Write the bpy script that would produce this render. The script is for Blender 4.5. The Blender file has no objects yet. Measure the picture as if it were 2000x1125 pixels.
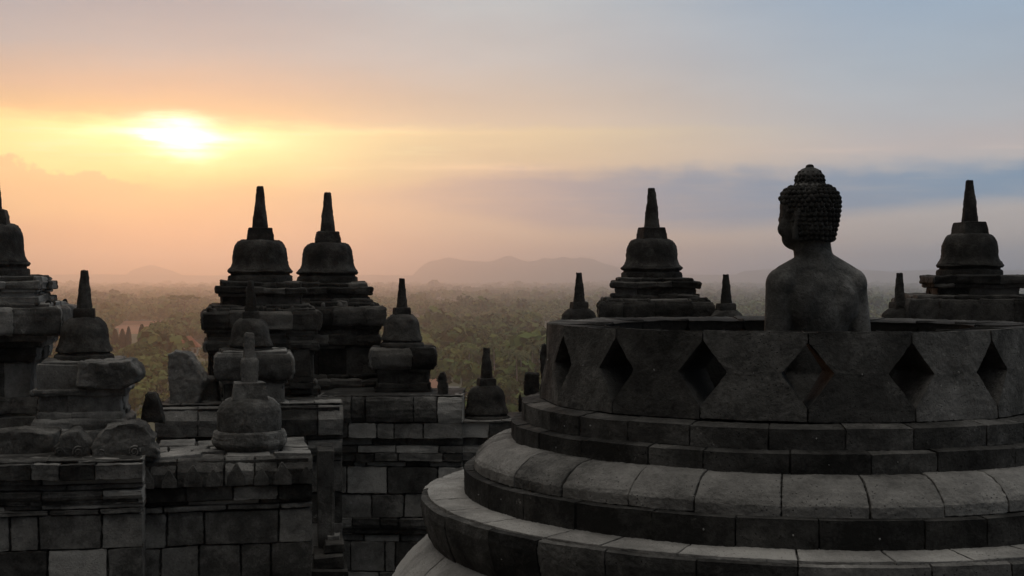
import bpy, math, random
import numpy as np
from mathutils import Vector, Matrix, noise as mnoise

rnd = random.Random(7)
scene = bpy.context.scene
COL = scene.collection
R = math.radians

# ------------------------------------------------------------------ camera
F = 2700.0                      # focal length in photo pixels (2000 wide)
CAMZ = 40.0
cam_d = bpy.data.cameras.new("camera")
cam = bpy.data.objects.new("camera", cam_d)
COL.objects.link(cam)
cam.location = (0, 0, CAMZ)
cam.rotation_euler = (R(90), 0, 0)
cam_d.sensor_width = 36.0
cam_d.lens = 36.0 * F / 2000.0
cam_d.shift_y = -17.5 / 2000.0   # horizon sits a little above the middle
cam_d.clip_start = 0.1
cam_d.clip_end = 40000
scene.camera = cam


def P(px, py, d):
    """world point at depth d seen at photo pixel px,py (2000x1125)"""
    return Vector(((px - 1000) / F * d, d, CAMZ - (py - 545) / F * d))


scene.render.engine = 'CYCLES'
scene.view_settings.view_transform = 'Standard'
scene.view_settings.look = 'None'
scene.view_settings.gamma = 1.0
scene.view_settings.exposure = 0.0
scene.cycles.volume_bounces = 1
scene.cycles.max_bounces = 6

# ------------------------------------------------------------------ node helpers
def lin(c):
    return tuple(((v / 255.0) / 12.92 if v / 255.0 <= 0.04045 else ((v / 255.0 + 0.055) / 1.055) ** 2.4) for v in c)


class NG:
    def __init__(self, nt):
        self.nt = nt
        nt.nodes.clear()

    def n(self, typ, **kw):
        nd = self.nt.nodes.new(typ)
        for k, v in kw.items():
            setattr(nd, k, v)
        return nd

    def link(self, a, b):
        self.nt.links.new(a, b)

    def put(self, sock, v):
        if isinstance(v, bpy.types.NodeSocket):
            self.link(v, sock)
        elif v is not None:
            if isinstance(v, (tuple, list)) and len(v) == 3 and sock.type == 'RGBA':
                v = (*v, 1)
            sock.default_value = v

    def m(self, op, a, b=None, c=None, clamp=False):
        nd = self.n('ShaderNodeMath', operation=op, use_clamp=clamp)
        self.put(nd.inputs[0], a)
        if b is not None: self.put(nd.inputs[1], b)
        if c is not None: self.put(nd.inputs[2], c)
        return nd.outputs[0]

    def v(self, op, a, b=None):
        nd = self.n('ShaderNodeVectorMath', operation=op)
        self.put(nd.inputs[0], a)
        if b is not None: self.put(nd.inputs[1], b)
        return nd.outputs[0]

    def mix(self, f, a, b, mode='MIX'):
        nd = self.n('ShaderNodeMix', data_type='RGBA', blend_type=mode)
        self.put(nd.inputs['Factor'], f)
        self.put(nd.inputs['A'], a) if False else self.put(nd.inputs[6], a)
        self.put(nd.inputs[7], b)
        return nd.outputs[2]

    def ss(self, x, lo, hi, a=0.0, b=1.0):
        nd = self.n('ShaderNodeMapRange', interpolation_type='SMOOTHSTEP')
        self.put(nd.inputs[0], x)
        for i, q in zip((1, 2, 3, 4), (lo, hi, a, b)):
            self.put(nd.inputs[i], q)
        return nd.outputs[0]

    def ramp(self, f, stops, interp='LINEAR'):
        nd = self.n('ShaderNodeValToRGB')
        cr = nd.color_ramp
        cr.interpolation = interp
        while len(cr.elements) < len(stops):
            cr.elements.new(0.5)
        for e, (p, c) in zip(cr.elements, stops):
            e.position = p
            e.color = (*c, 1)
        self.put(nd.inputs[0], f)
        return nd.outputs[0]

    def noise(self, vec, scale, detail=4, rough=0.55, dist=0.0):
        nd = self.n('ShaderNodeTexNoise')
        self.put(nd.inputs['Vector'], vec)
        nd.inputs['Scale'].default_value = scale
        nd.inputs['Detail'].default_value = detail
        nd.inputs['Roughness'].default_value = rough
        nd.inputs['Distortion'].default_value = dist
        return nd.outputs['Fac']

    def voro(self, vec, scale, feature='F1'):
        nd = self.n('ShaderNodeTexVoronoi', feature=feature)
        self.put(nd.inputs['Vector'], vec)
        nd.inputs['Scale'].default_value = scale
        return nd.outputs['Distance']

    def comb(self, x, y, z):
        nd = self.n('ShaderNodeCombineXYZ')
        for i, q in enumerate((x, y, z)):
            self.put(nd.inputs[i], q)
        return nd.outputs[0]


# ------------------------------------------------------------------ world: cloudy sunrise sky
SUN_AZ = math.atan((345 - 1000) / F)
SUN_EL = math.atan((545 - 275) / F)
world = bpy.data.worlds.new("World")
scene.world = world
world.use_nodes = True
g = NG(world.node_tree)
tc = g.n('ShaderNodeTexCoord')
sep = g.n('ShaderNodeSeparateXYZ')
g.link(tc.outputs['Generated'], sep.inputs[0])
dx, dy, dz = sep.outputs
az = g.m('ARCTAN2', dx, dy)
el = g.m('ARCSINE', dz)
X = g.m('DIVIDE', az, 0.3547)           # -1..1 over 40 degrees of azimuth
Y = g.m('DIVIDE', el, 0.1991)           # 0..1 over 11.4 degrees of elevation


def sx(px): return math.atan((px - 1000) / F) / 0.3547
def sy(py): return math.atan((545 - py) / F) / 0.1991


wv = g.comb(g.m('MULTIPLY', X, 1.0), g.m('MULTIPLY', Y, 2.2), 0.0)       # long thin clouds
nA = g.noise(wv, 2.2, 5, 0.55)
nB = g.noise(g.v('ADD', wv, (7.3, 2.1, 0)), 6.0, 5, 0.6)
nC = g.noise(g.comb(g.m('MULTIPLY', X, 2.2), g.m('MULTIPLY', Y, 2.2), 3.0), 3.4, 6, 0.55)
warp = g.m('ADD', g.m('MULTIPLY', g.m('SUBTRACT', nA, 0.5), 0.10), g.m('MULTIPLY', g.m('SUBTRACT', nB, 0.5), 0.05))
Yw = g.m('ADD', Y, warp)

stx = g.noise(g.comb(X, g.m('MULTIPLY', Y, 9.0), 5.0), 4.0, 5, 0.6)
nP = g.noise(g.comb(g.m('MULTIPLY', X, 2.2), g.m('MULTIPLY', Y, 1.4), 8.0), 6.5, 4, 0.5)


def vramp(stops):
    return g.ramp(Yw, sorted((max(0, sy(py)), lin(c)) for py, c in stops))


L = vramp([(0, (158, 160, 170)), (100, (180, 172, 172)), (178, (216, 180, 154)), (236, (244, 198, 142)),
           (256, (255, 234, 152)), (300, (255, 240, 158)), (350, (255, 230, 148)), (385, (250, 203, 140)),
           (450, (230, 174, 132)), (505, (206, 156, 122)), (545, (160, 112, 92))])
M = vramp([(0, (184, 189, 193)), (120, (196, 190, 187)), (200, (212, 192, 174)), (242, (226, 201, 174)),
           (257, (240, 212, 168)), (310, (234, 204, 164)), (340, (230, 198, 164)), (390, (228, 194, 164)),
           (450, (222, 192, 164)), (505, (206, 176, 154)), (545, (160, 136, 128))])
Rr = vramp([(0, (150, 172, 194)), (150, (170, 182, 194)), (240, (184, 186, 191)), (295, (198, 188, 186)),
            (340, (192, 188, 188)), (420, (196, 187, 182)), (475, (198, 187, 180)), (515, (150, 168, 192)),
            (545, (92, 128, 178))])
c1 = g.mix(g.ss(X, sx(300), sx(1000)), L, M)
base = g.mix(g.ss(X, sx(950), sx(1800)), c1, Rr)

# long grey-blue cloud bank
top = g.m('ADD', g.ss(X, sx(520), sx(1050), sy(375), sy(318)), g.m('MULTIPLY', g.m('ADD', warp, g.m('MULTIPLY', g.m('SUBTRACT', nP, 0.5), 0.05)), 1.3))
bot = g.m('ADD', g.ss(X, sx(700), sx(1150), sy(402), sy(452)), g.ss(X, sx(1350), sx(2000), 0.0, 0.095))
bot = g.m('ADD', bot, g.m('MULTIPLY', warp, -0.45))
mask = g.m('MULTIPLY', g.ss(g.m('SUBTRACT', top, Y), -0.015, 0.075), g.ss(g.m('SUBTRACT', Y, bot), -0.03, 0.045))
mask = g.m('MULTIPLY', mask, g.ss(X, sx(480), sx(900)))
mask = g.m('MULTIPLY', mask, g.ss(g.m('ADD', g.m('MULTIPLY', nB, .45), g.m('MULTIPLY', stx, .55)), 0.32, 0.56, 0.72, 1.0))
bandcol = g.ramp(g.ss(X, sx(550), sx(1900)), [(0.0, lin((222, 186, 158))), (0.34, lin((172, 160, 164))),
                                              (0.62, lin((128, 148, 172))), (1.0, lin((106, 146, 180)))])
base = g.mix(g.m('MULTIPLY', mask, 0.97), base, bandcol)

# puffy bank under the sun, left
ctop = g.m('ADD', g.ss(X, sx(0), sx(330), sy(318), sy(365)), g.m('MULTIPLY', g.m('SUBTRACT', nP, 0.5), 0.26))
cm = g.m('MULTIPLY', g.ss(g.m('SUBTRACT', ctop, Y), -0.004, 0.022), g.ss(X, sx(330), sx(230)))
cm = g.m('MULTIPLY', cm, g.ss(Y, sy(470), sy(380)))
base = g.mix(g.m('MULTIPLY', cm, 0.9), base, lin((246, 196, 140)))

# soft mottling everywhere and bright streaks beside the sun
base = g.mix(1.0, base, g.ramp(nA, [(0.25, (0.90, 0.91, 0.93)), (0.75, (1.06, 1.05, 1.03))]), 'MULTIPLY')
st = g.m('MULTIPLY', g.ss(stx, 0.52, 0.72), g.m('MULTIPLY', g.ss(Yw, sy(350), sy(300)), g.ss(Yw, sy(236), sy(256))))
st = g.m('MULTIPLY', st, g.ss(X, sx(1050), sx(600)))
base = g.mix(g.m('MULTIPLY', st, 0.55), base, lin((255, 244, 190)))


def gauss(px, py, wx, wy, amp, Yc=Y):
    ax = g.m('DIVIDE', g.m('SUBTRACT', X, sx(px)), wx / 985.0)
    ay = g.m('DIVIDE', g.m('SUBTRACT', Yc, sy(py)), wy / 545.0)
    e = g.m('ADD', g.m('MULTIPLY', ax, ax), g.m('MULTIPLY', ay, ay))
    return g.m('MULTIPLY', g.m('EXPONENT', g.m('MULTIPLY', e, -1.0)), amp)


ceil_ = g.ss(g.m('ADD', Y, g.m('MULTIPLY', warp, 1.2)), sy(205), sy(240))   # the ceiling of cloud cuts the sun off above
Yc = g.m('ADD', Yw, g.m('MULTIPLY', g.m('SUBTRACT', nC, 0.5), 0.10))
core = g.m('MULTIPLY', g.m('ADD', gauss(343, 268, 62, 36, 2.6, Yc), gauss(345, 272, 150, 15, 0.7, Yc)), g.ss(g.m('ADD', g.m('MULTIPLY', nB, .5), g.m('MULTIPLY', stx, .5)), 0.36, 0.58, 0.30, 1.0))
core = g.m('MULTIPLY', core, ceil_)
halo = g.m('MULTIPLY', gauss(345, 282, 290, 52, 0.36, Yc), g.ss(Yw, sy(215), sy(250)))
wide = gauss(345, 285, 300, 95, 0.10)


def scl(f, col):
    nd = g.n('ShaderNodeVectorMath', operation='SCALE')
    nd.inputs[0].default_value = col
    g.put(nd.inputs['Scale'], f)
    return nd.outputs[0]


thin = g.m('ADD', gauss(960, 327, 190, 8, 0.16, Yw), g.m('ADD', gauss(1660, 297, 100, 6, 0.07, Yw), gauss(1965, 303, 70, 6, 0.07, Yw)))
thin = g.m('MULTIPLY', g.m('ADD', thin, gauss(760, 256, 200, 7, 0.14, Yw)), g.ss(stx, .35, .6, .4, 1.0))
base = g.v('ADD', base, scl(thin, (1.0, 0.62, 0.34)))
glow = g.v('ADD', g.v('ADD', scl(core, (1.0, 0.93, 0.72)), scl(halo, (1.0, 0.88, 0.42))), scl(wide, (1.0, 0.42, 0.10)))
col = g.v('ADD', base, glow)
# the low west stays dim; the unseen sky overhead is brightened to light the stone
zen = g.ss(el, R(14), R(66))
col = g.mix(zen, col, (1.0, 0.965, 0.92))
back = g.m('MULTIPLY', g.ss(dy, -0.55, 0.80, 0.26, 1.0), g.ss(X, sx(-2600), sx(-300), 0.4, 1.0))
back = g.m('MAXIMUM', back, g.ss(el, R(28), R(72)))
bk = g.n('ShaderNodeVectorMath', operation='SCALE')
g.put(bk.inputs[0], col)
g.put(bk.inputs['Scale'], back)
col = bk.outputs[0]
sky = g.n('ShaderNodeTexSky', sky_type='NISHITA')
sky.sun_disc = False
sky.sun_elevation = SUN_EL
sky.sun_rotation = SUN_AZ
bg1 = g.n('ShaderNodeBackground')
g.put(bg1.inputs[0], col)
bg1.inputs[1].default_value = 1.0
bg2 = g.n('ShaderNodeBackground')
g.put(bg2.inputs[0], sky.outputs[0])
bg2.inputs[1].default_value = 0.004
add = g.n('ShaderNodeAddShader')
g.link(bg1.outputs[0], add.inputs[0])
g.link(bg2.outputs[0], add.inputs[1])
wo = g.n('ShaderNodeOutputWorld')
g.link(add.outputs[0], wo.inputs[0])

# ------------------------------------------------------------------ sun, veiled by cloud
sl = bpy.data.lights.new("sun", 'SUN')
sl.energy = 0.37
sl.angle = R(10)
sl.color = (1.0, 0.40, 0.15)
sun = bpy.data.objects.new("sun", sl)
COL.objects.link(sun)
sd = Vector((math.sin(SUN_AZ) * math.cos(SUN_EL), math.cos(SUN_AZ) * math.cos(SUN_EL), math.sin(SUN_EL)))
sun.rotation_euler = sd.to_track_quat('Z', 'Y').to_euler()
sun.location = (0, 0, 80)

# ------------------------------------------------------------------ materials
def newmat(name):
    m = bpy.data.materials.new(name)
    m.use_nodes = True
    return m, NG(m.node_tree)


def stone_mat(name, bright=1.0, tint=(1, 1, 1), patch=3.0):
    m, g = newmat(name)
    tc = g.n('ShaderNodeTexCoord')
    oi = g.n('ShaderNodeObjectInfo')
    vec = g.v('ADD', tc.outputs['Object'], g.v('SCALE', (1, 0.7, 0.3)))
    rn = g.n('ShaderNodeVectorMath', operation='SCALE')
    rn.inputs[0].default_value = (37.0, 21.0, 11.0)
    g.put(rn.inputs['Scale'], oi.outputs['Random'])
    vec = g.v('ADD', tc.outputs['Object'], rn.outputs[0])
    at = g.n('ShaderNodeAttribute', attribute_name='tone')
    tone = at.outputs['Fac']
    big = g.noise(vec, patch, 6, 0.62, 0.4)
    mid = g.noise(g.v('ADD', vec, (3, 9, 1)), patch * 4, 6, 0.65, 0.3)
    fine = g.noise(vec, 70, 6, 0.7)
    pit = g.voro(vec, 55)
    f = g.m('MULTIPLY', tone, 0.62)
    f = g.m('ADD', f, g.m('MULTIPLY', g.m('SUBTRACT', big, 0.5), 1.25))
    f = g.m('ADD', f, g.m('MULTIPLY', g.m('SUBTRACT', mid, 0.5), 0.75))
    f = g.m('ADD', f, g.m('MULTIPLY', g.m('SUBTRACT', fine, 0.5), 0.45))
    f = g.m('ADD', f, 0.12, clamp=True)
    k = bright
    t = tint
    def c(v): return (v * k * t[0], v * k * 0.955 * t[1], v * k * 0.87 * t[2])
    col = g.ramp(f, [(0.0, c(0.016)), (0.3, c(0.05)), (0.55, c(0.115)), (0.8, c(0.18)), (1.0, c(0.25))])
    # pale lichen freckles
    lich = g.m('MULTIPLY', g.ss(g.noise(g.v('ADD', vec, (5, 5, 5)), 22, 5, 0.7), 0.62, 0.70), g.ss(big, 0.45, 0.65))
    col = g.mix(g.m('MULTIPLY', lich, 0.45), col, c(0.33))
    pitm = g.m('MULTIPLY', g.ss(pit, 0.22, 0.05), g.ss(mid, 0.42, 0.6))
    col = g.mix(g.m('MULTIPLY', pitm, 0.8), col, c(0.012))
    plug = g.ss(tone, 1.6, 1.8)
    col = g.mix(plug, col, (0.36, 0.35, 0.33))
    b = g.n('ShaderNodeBsdfPrincipled')
    g.put(b.inputs['Base Color'], col)
    b.inputs['Roughness'].default_value = 0.93
    b.inputs['Specular IOR Level'].default_value = 0.12
    h = g.m('ADD', g.m('MULTIPLY', mid, 0.6), g.m('MULTIPLY', fine, 0.45))
    h = g.m('SUBTRACT', h, g.m('MULTIPLY', pitm, 0.5))
    bp = g.n('ShaderNodeBump')
    bp.inputs['Strength'].default_value = 0.9
    bp.inputs['Distance'].default_value = 0.02
    g.put(bp.inputs['Height'], h)
    g.link(bp.outputs[0], b.inputs['Normal'])
    o = g.n('ShaderNodeOutputMaterial')
    g.link(b.outputs[0], o.inputs[0])
    return m


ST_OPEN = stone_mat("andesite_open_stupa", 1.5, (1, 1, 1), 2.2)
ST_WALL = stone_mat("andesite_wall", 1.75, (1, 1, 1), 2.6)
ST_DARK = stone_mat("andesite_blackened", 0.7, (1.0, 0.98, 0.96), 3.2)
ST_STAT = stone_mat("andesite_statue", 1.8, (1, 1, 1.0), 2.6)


def simple_mat(name, ca, cb, scale=1.0, rough=0.9, coord='Object', rand=0.0, trans=0.0):
    m, g = newmat(name)
    tc = g.n('ShaderNodeTexCoord')
    n = g.noise(tc.outputs[coord], scale, 5, 0.6)
    col = g.ramp(n, [(0.3, ca), (0.7, cb)])
    if rand:
        oi = g.n('ShaderNodeObjectInfo')
        hs = g.n('ShaderNodeHueSaturation')
        g.put(hs.inputs['Value'], g.m('ADD', g.m('MULTIPLY', oi.outputs['Random'], rand), 1.0 - rand / 2))
        g.put(hs.inputs['Color'], col)
        col = hs.outputs[0]
    at = g.n('ShaderNodeAttribute', attribute_name='tone')
    b = g.n('ShaderNodeBsdfPrincipled')
    b.inputs['Roughness'].default_value = rough
    b.inputs['Specular IOR Level'].default_value = 0.15
    g.put(b.inputs['Base Color'], col)
    o = g.n('ShaderNodeOutputMaterial')
    g.link(b.outputs[0], o.inputs[0])
    return m


def foliage_mat(name, ca, cb, cc):
    m, g = newmat(name)
    oi = g.n('ShaderNodeObjectInfo')
    at = g.n('ShaderNodeAttribute', attribute_name='tone')
    f = g.m('ADD', at.outputs['Fac'], g.m('MULTIPLY', g.m('SUBTRACT', oi.outputs['Random'], 0.5), 0.3), clamp=True)
    col = g.ramp(f, [(0.0, ca), (0.55, cb), (1.0, cc)])
    b = g.n('ShaderNodeBsdfPrincipled')
    b.inputs['Roughness'].default_value = 0.85
    b.inputs['Specular IOR Level'].default_value = 0.1
    g.put(b.inputs['Base Color'], col)
    o = g.n('ShaderNodeOutputMaterial')
    g.link(b.outputs[0], o.inputs[0])
    return m


FOL = foliage_mat("broadleaf", (0.05, 0.08, 0.018), (0.11, 0.155, 0.038), (0.18, 0.20, 0.05))
FOL_W = foliage_mat("wood_canopy", (0.025, 0.046, 0.012), (0.085, 0.13, 0.030), (0.17, 0.17, 0.052))
FOL_L = foliage_mat("lime_leaves", (0.10, 0.13, 0.03), (0.16, 0.19, 0.05), (0.22, 0.23, 0.07))
FOL_D = foliage_mat("cypress_leaves", (0.015, 0.022, 0.012), (0.03, 0.038, 0.02), (0.05, 0.055, 0.03))
FOL_P = foliage_mat("palm_fronds", (0.04, 0.055, 0.02), (0.08, 0.10, 0.035), (0.15, 0.14, 0.06))
BARK = simple_mat("bark", (0.08, 0.065, 0.05), (0.17, 0.14, 0.11), 4.0)
BARK_P = simple_mat("palm_bark", (0.2, 0.18, 0.15), (0.32, 0.29, 0.25), 4.0)
TILE = simple_mat("terracotta_tiles", (0.22, 0.075, 0.045), (0.33, 0.12, 0.07), 1.5)
TILE2 = simple_mat("brown_tiles", (0.13, 0.06, 0.045), (0.2, 0.09, 0.06), 1.5)
PLAST = simple_mat("white_plaster", (0.6, 0.58, 0.55), (0.78, 0.76, 0.72), 2.0)
GLASS = simple_mat("dark_window", (0.02, 0.02, 0.025), (0.04, 0.04, 0.045), 2.0, 0.2)
SHEET = simple_mat("pale_roof_sheet", (0.75, 0.74, 0.72), (0.85, 0.84, 0.82), 0.3)
ROAD = simple_mat("asphalt", (0.17, 0.165, 0.16), (0.22, 0.215, 0.21), 0.2)
PAINT = simple_mat("road_paint", (0.7, 0.66, 0.55), (0.8, 0.76, 0.66), 1.0)
EARTH = simple_mat("bare_earth", (0.25, 0.12, 0.075), (0.36, 0.18, 0.11), 0.03)
HILLM = simple_mat("hill_forest", (0.03, 0.05, 0.035), (0.06, 0.08, 0.05), 0.004)


def ground_mat():
    m, g = newmat("plain_ground")
    tc = g.n('ShaderNodeTexCoord')
    n1 = g.noise(tc.outputs['Object'], 0.004, 6, 0.6)
    n2 = g.noise(tc.outputs['Object'], 0.05, 5, 0.6)
    v = g.n('ShaderNodeTexVoronoi')
    g.put(v.inputs['Vector'], tc.outputs['Object'])
    v.inputs['Scale'].default_value = 0.006
    col = g.ramp(n2, [(0.3, (0.035, 0.045, 0.02)), (0.7, (0.09, 0.09, 0.04))])
    fld = g.mix(g.ss(v.outputs['Color'], 0.2, 0.8), (0.07, 0.085, 0.03), (0.22, 0.13, 0.08))
    col = g.mix(g.ss(n1, 0.5, 0.62), col, fld)
    b = g.n('ShaderNodeBsdfPrincipled')
    b.inputs['Roughness'].default_value = 0.95
    g.put(b.inputs['Base Color'], col)
    o = g.n('ShaderNodeOutputMaterial')
    g.link(b.outputs[0], o.inputs[0])
    return m


GROUND = ground_mat()

# ------------------------------------------------------------------ object helpers
def tag(o, label=None, cat=None, group=None, kind=None):
    if label: o['label'] = label
    if cat: o['category'] = cat
    if group: o['group'] = group
    if kind: o['kind'] = kind
    return o


def thing(name, label, cat, loc=(0, 0, 0), rotz=0.0, group=None):
    o = bpy.data.objects.new(name, None)
    o.empty_display_size = 0.1
    COL.objects.link(o)
    o.location = loc
    o.rotation_euler = (0, 0, rotz)
    return tag(o, label, cat, group)


TEX = {}


def worn_tex(size):
    if size not in TEX:
        t = bpy.data.textures.new("weathering", 'CLOUDS')
        t.noise_scale = size
        t.noise_depth = 4
        t.noise_type = 'HARD_NOISE'
        TEX[size] = t
    return TEX[size]


class MB:
    """mesh builder: loose blocks, each with its own tone"""
    def __init__(self):
        self.v, self.f, self.t = [], [], []

    def add(self, vs, fs, tone):
        b = len(self.v)
        self.v.extend(vs)
        self.f.extend(tuple(i + b for i in q) for q in fs)
        self.t.extend([tone] * len(vs))

    def box(self, x0, x1, y0, y1, z0, z1, tone=0.5, j=0.0):
        vs = [(x + rnd.uniform(-j, j), y + rnd.uniform(-j, j), z + rnd.uniform(-j, j))
              for z in (z0, z1) for (x, y) in ((x0, y0), (x1, y0), (x1, y1), (x0, y1))]
        self.add(vs, [(3, 2, 1, 0), (4, 5, 6, 7), (0, 1, 5, 4), (1, 2, 6, 5), (2, 3, 7, 6), (3, 0, 4, 7)], tone)

    def loft(self, rings, tone, cap=True):
        """rings: list of equal-length closed rings of points"""
        n = len(rings[0])
        vs = [p for r in rings for p in r]
        fs = []
        for k in range(len(rings) - 1):
            for i in range(n):
                a, b2 = k * n + i, k * n + (i + 1) % n
                fs.append((a, b2, b2 + n, a + n))
        if cap:
            fs.append(tuple(range(n - 1, -1, -1)))
            fs.append(tuple((len(rings) - 1) * n + i for i in range(n)))
        self.add(vs, fs, tone)

    def prof(self, pr, x0, x1, tone=0.5, j=0.0, sub=1):
        """closed (y,z) profile, counter-clockwise seen from +x, pushed along x"""
        jy, jz = rnd.uniform(-j, j), rnd.uniform(-j, j) * 0.5
        rings = []
        for k in range(sub + 1):
            x = x0 + (x1 - x0) * k / sub
            rings.append([(x + rnd.uniform(-j, j) * .4, y + jy + rnd.uniform(-j, j) * .3, z + jz + rnd.uniform(-j, j) * .3) for y, z in pr])
        self.loft(rings, tone)

    def arc(self, pr, a0, a1, tone=0.5, n=4, j=0.0):
        """closed (r,z) profile swept round z from angle a0 to a1 (0 = towards -y)"""
        jr, jz = rnd.uniform(-j, j), rnd.uniform(-j, j) * .6
        rings = []
        for k in range(n + 1):
            a = a0 + (a1 - a0) * k / n
            rings.append([((r + jr) * math.sin(a), -(r + jr) * math.cos(a), z + jz) for r, z in pr])
        self.loft(rings, tone)

    def lathe(self, pr, n=40, tone=0.5, rot=0.0, sq=1.0):
        rings = []
        for r, z in pr:
            rings.append([(r * math.cos(2 * math.pi * (i + .5) / n + rot), r * math.sin(2 * math.pi * (i + .5) / n + rot) * sq, z) for i in range(n)])
        self.loft(rings, tone)

    def ell(self, c, r, tone=0.5, nu=16, nv=10, rot=None):
        vs, fs = [], []
        for k in range(nv + 1):
            th = math.pi * k / nv
            for i in range(nu):
                ph = 2 * math.pi * i / nu
                p = Vector((r[0] * math.sin(th) * math.cos(ph), r[1] * math.sin(th) * math.sin(ph), r[2] * math.cos(th)))
                if rot: p = rot @ p
                vs.append((c[0] + p.x, c[1] + p.y, c[2] + p.z))
        for k in range(nv):
            for i in range(nu):
                a, b2 = k * nu + i, k * nu + (i + 1) % nu
                fs.append((a, a + nu, b2 + nu, b2))
        self.add(vs, fs, tone)

    def caps(self, a, b2, ra, rb, n=10, tone=0.5):
        a, b2 = Vector(a), Vector(b2)
        for k in range(n + 1):
            t = k / n
            r = ra + (rb - ra) * t
            self.ell(a.lerp(b2, t), (r, r, r), tone, 14, 9)

    def tube(self, pts, radii, n=8, tone=0.5):
        rings = []
        for i, p in enumerate(pts):
            p = Vector(p)
            d = (Vector(pts[min(i + 1, len(pts) - 1)]) - Vector(pts[max(i - 1, 0)])).normalized()
            u = d.orthogonal().normalized()
            w = d.cross(u)
            rings.append([tuple(p + (u * math.cos(2 * math.pi * k / n) + w * math.sin(2 * math.pi * k / n)) * radii[i]) for k in range(n)])
        self.loft(rings, tone)

    def erode(self, amp, freq, seed=0.0):
        s = Vector((seed * 13.1, seed * 7.7, seed * 3.3))
        out = []
        for p in self.v:
            q = Vector(p) * freq + s
            d = mnoise.noise_vector(q) * amp + mnoise.noise_vector(q * 3.1) * amp * 0.45
            out.append((p[0] + d.x, p[1] + d.y, p[2] + d.z))
        self.v = out
        return self

    def build(self, name, mat, parent=None, bevel=0.0, smooth=True, angle=38, segs=2, worn=0.0, level=2, wsize=.05, voxel=0.0):
        me = bpy.data.meshes.new(name)
        me.from_pydata(self.v, [], self.f)
        a = me.attributes.new('tone', 'FLOAT', 'POINT')
        a.data.foreach_set('value', self.t)
        me.materials.append(mat)
        if smooth:
            me.polygons.foreach_set('use_smooth', [True] * len(me.polygons))
            me.set_sharp_from_angle(angle=R(angle))
        me.update()
        o = bpy.data.objects.new(name, me)
        COL.objects.link(o)
        if parent: o.parent = parent
        if bevel:
            b = o.modifiers.new("worn_edges", 'BEVEL')
            b.width = bevel
            b.segments = segs
            b.limit_method = 'ANGLE'
            b.angle_limit = R(38)
            b.harden_normals = False
        if voxel:
            vm = o.modifiers.new('solid', 'REMESH')
            vm.mode = 'VOXEL'
            vm.voxel_size = voxel
            vm.use_smooth_shade = True
        if worn and not voxel:
            sb = o.modifiers.new("fine_mesh", 'SUBSURF')
            sb.subdivision_type = 'SIMPLE'
            sb.levels = sb.render_levels = level
        if worn:
            dm = o.modifiers.new("weathering", 'DISPLACE')
            dm.texture = worn_tex(wsize)
            dm.texture_coords = 'LOCAL'
            dm.strength = worn
            dm.mid_level = .55
        return o


def splits(x0, x1, step, var=0.3):
    n = max(1, round((x1 - x0) / step))
    xs = [x0 + (x1 - x0) * i / n for i in range(n + 1)]
    for i in range(1, n):
        xs[i] += rnd.uniform(-var, var) * (x1 - x0) / n
    return xs


def tone_():
    r = rnd.random()
    if r < 0.16: return rnd.uniform(0.95, 1.3)
    if r < 0.42: return rnd.uniform(0.0, 0.25)
    return rnd.uniform(0.3, 0.75)


# ------------------------------------------------------------------ the ground, terrace and hill
def sheet(name, pts, mat, kind='structure'):
    mb = MB()
    mb.add([tuple(p) for p in pts], [tuple(range(len(pts)))], 0.5)
    return tag(mb.build(name, mat, smooth=False), kind=kind)


gmb = MB()
gmb.add([(-8400, -290, 0), (8400, -290, 0), (8400, 10500, 0), (-8400, 10500, 0)], [(0, 1, 2, 3)], 0.5)
tag(gmb.build('ground', GROUND, smooth=False), kind='structure')

FLOOR = CAMZ - 3.3
mb = MB()
mb.lathe([(15.0, FLOOR), (15.5, FLOOR - 0.5), (19, FLOOR - 6), (26, FLOOR - 12), (55, FLOOR - 27), (90, -1)], 48, 0.3)
hillo = mb.build('temple_hill', ST_DARK, angle=20)
tag(hillo, kind='structure')
hillo.location = (0, 3.0, 0)

# ------------------------------------------------------------------ OPEN STUPA (foreground)
CX, CY = 1.357, 6.85
open_root = thing('open_stupa', 'large open stone stupa ring with diamond holes around the seated statue, round stepped base',
                  'stupa', (CX, CY, CAMZ - 2.4), 0.0)
ZB = 2.4      # local z of camera height


def Z(hz): return ZB - hz


def ring_course(name, prof_hz, n, gap, tone_fn=tone_, j=0.004, plug=None, bevel=0.004, start=0.0, core=0.03, seed=1, sub=4):
    """prof_hz closed profile [(r, metres below the lens)]"""
    mb = MB()
    pr = [(r, Z(h)) for r, h in prof_hz]
    angs = [start + 2 * math.pi * i / n + rnd.uniform(-.18, .18) * 2 * math.pi / n for i in range(n)]
    angs.append(angs[0] + 2 * math.pi)
    rmax = max(r for r, z in pr)
    for i in range(n):
        a0, a1 = angs[i] + gap / rmax / 2, angs[i + 1] - gap / rmax / 2
        tn = tone_fn()
        mb.arc(pr, a0, a1, tn, sub, j)
        if plug and rnd.random() < 0.45:
            am = (a0 + a1) / 2 + rnd.uniform(-.25, .25) * (a1 - a0)
            rr, hz = plug
            c = ((rr + .002) * math.sin(am), -(rr + .002) * math.cos(am), Z(hz) + rnd.uniform(-.012, .012))
            mb.ell(c, (0.005, 0.006, 0.005), 2.0, 8, 6)
    # hidden core behind the joints
    rin = [(r - core if r > min(q for q, _ in pr) + 1e-6 else r, z) for r, z in pr]
    zs = [z for _, z in pr]
    cz = [(r, min(max(z, min(zs) + .004), max(zs) - core * .5)) for r, z in rin]
    mb.arc(cz, 0, 2 * math.pi * 0.9999, 0.0, 72, 0)
    mb.erode(0.004, 5.0, seed)
    return mb.build(name, ST_OPEN, open_root, bevel, worn=.008, level=3, wsize=.03)


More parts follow.
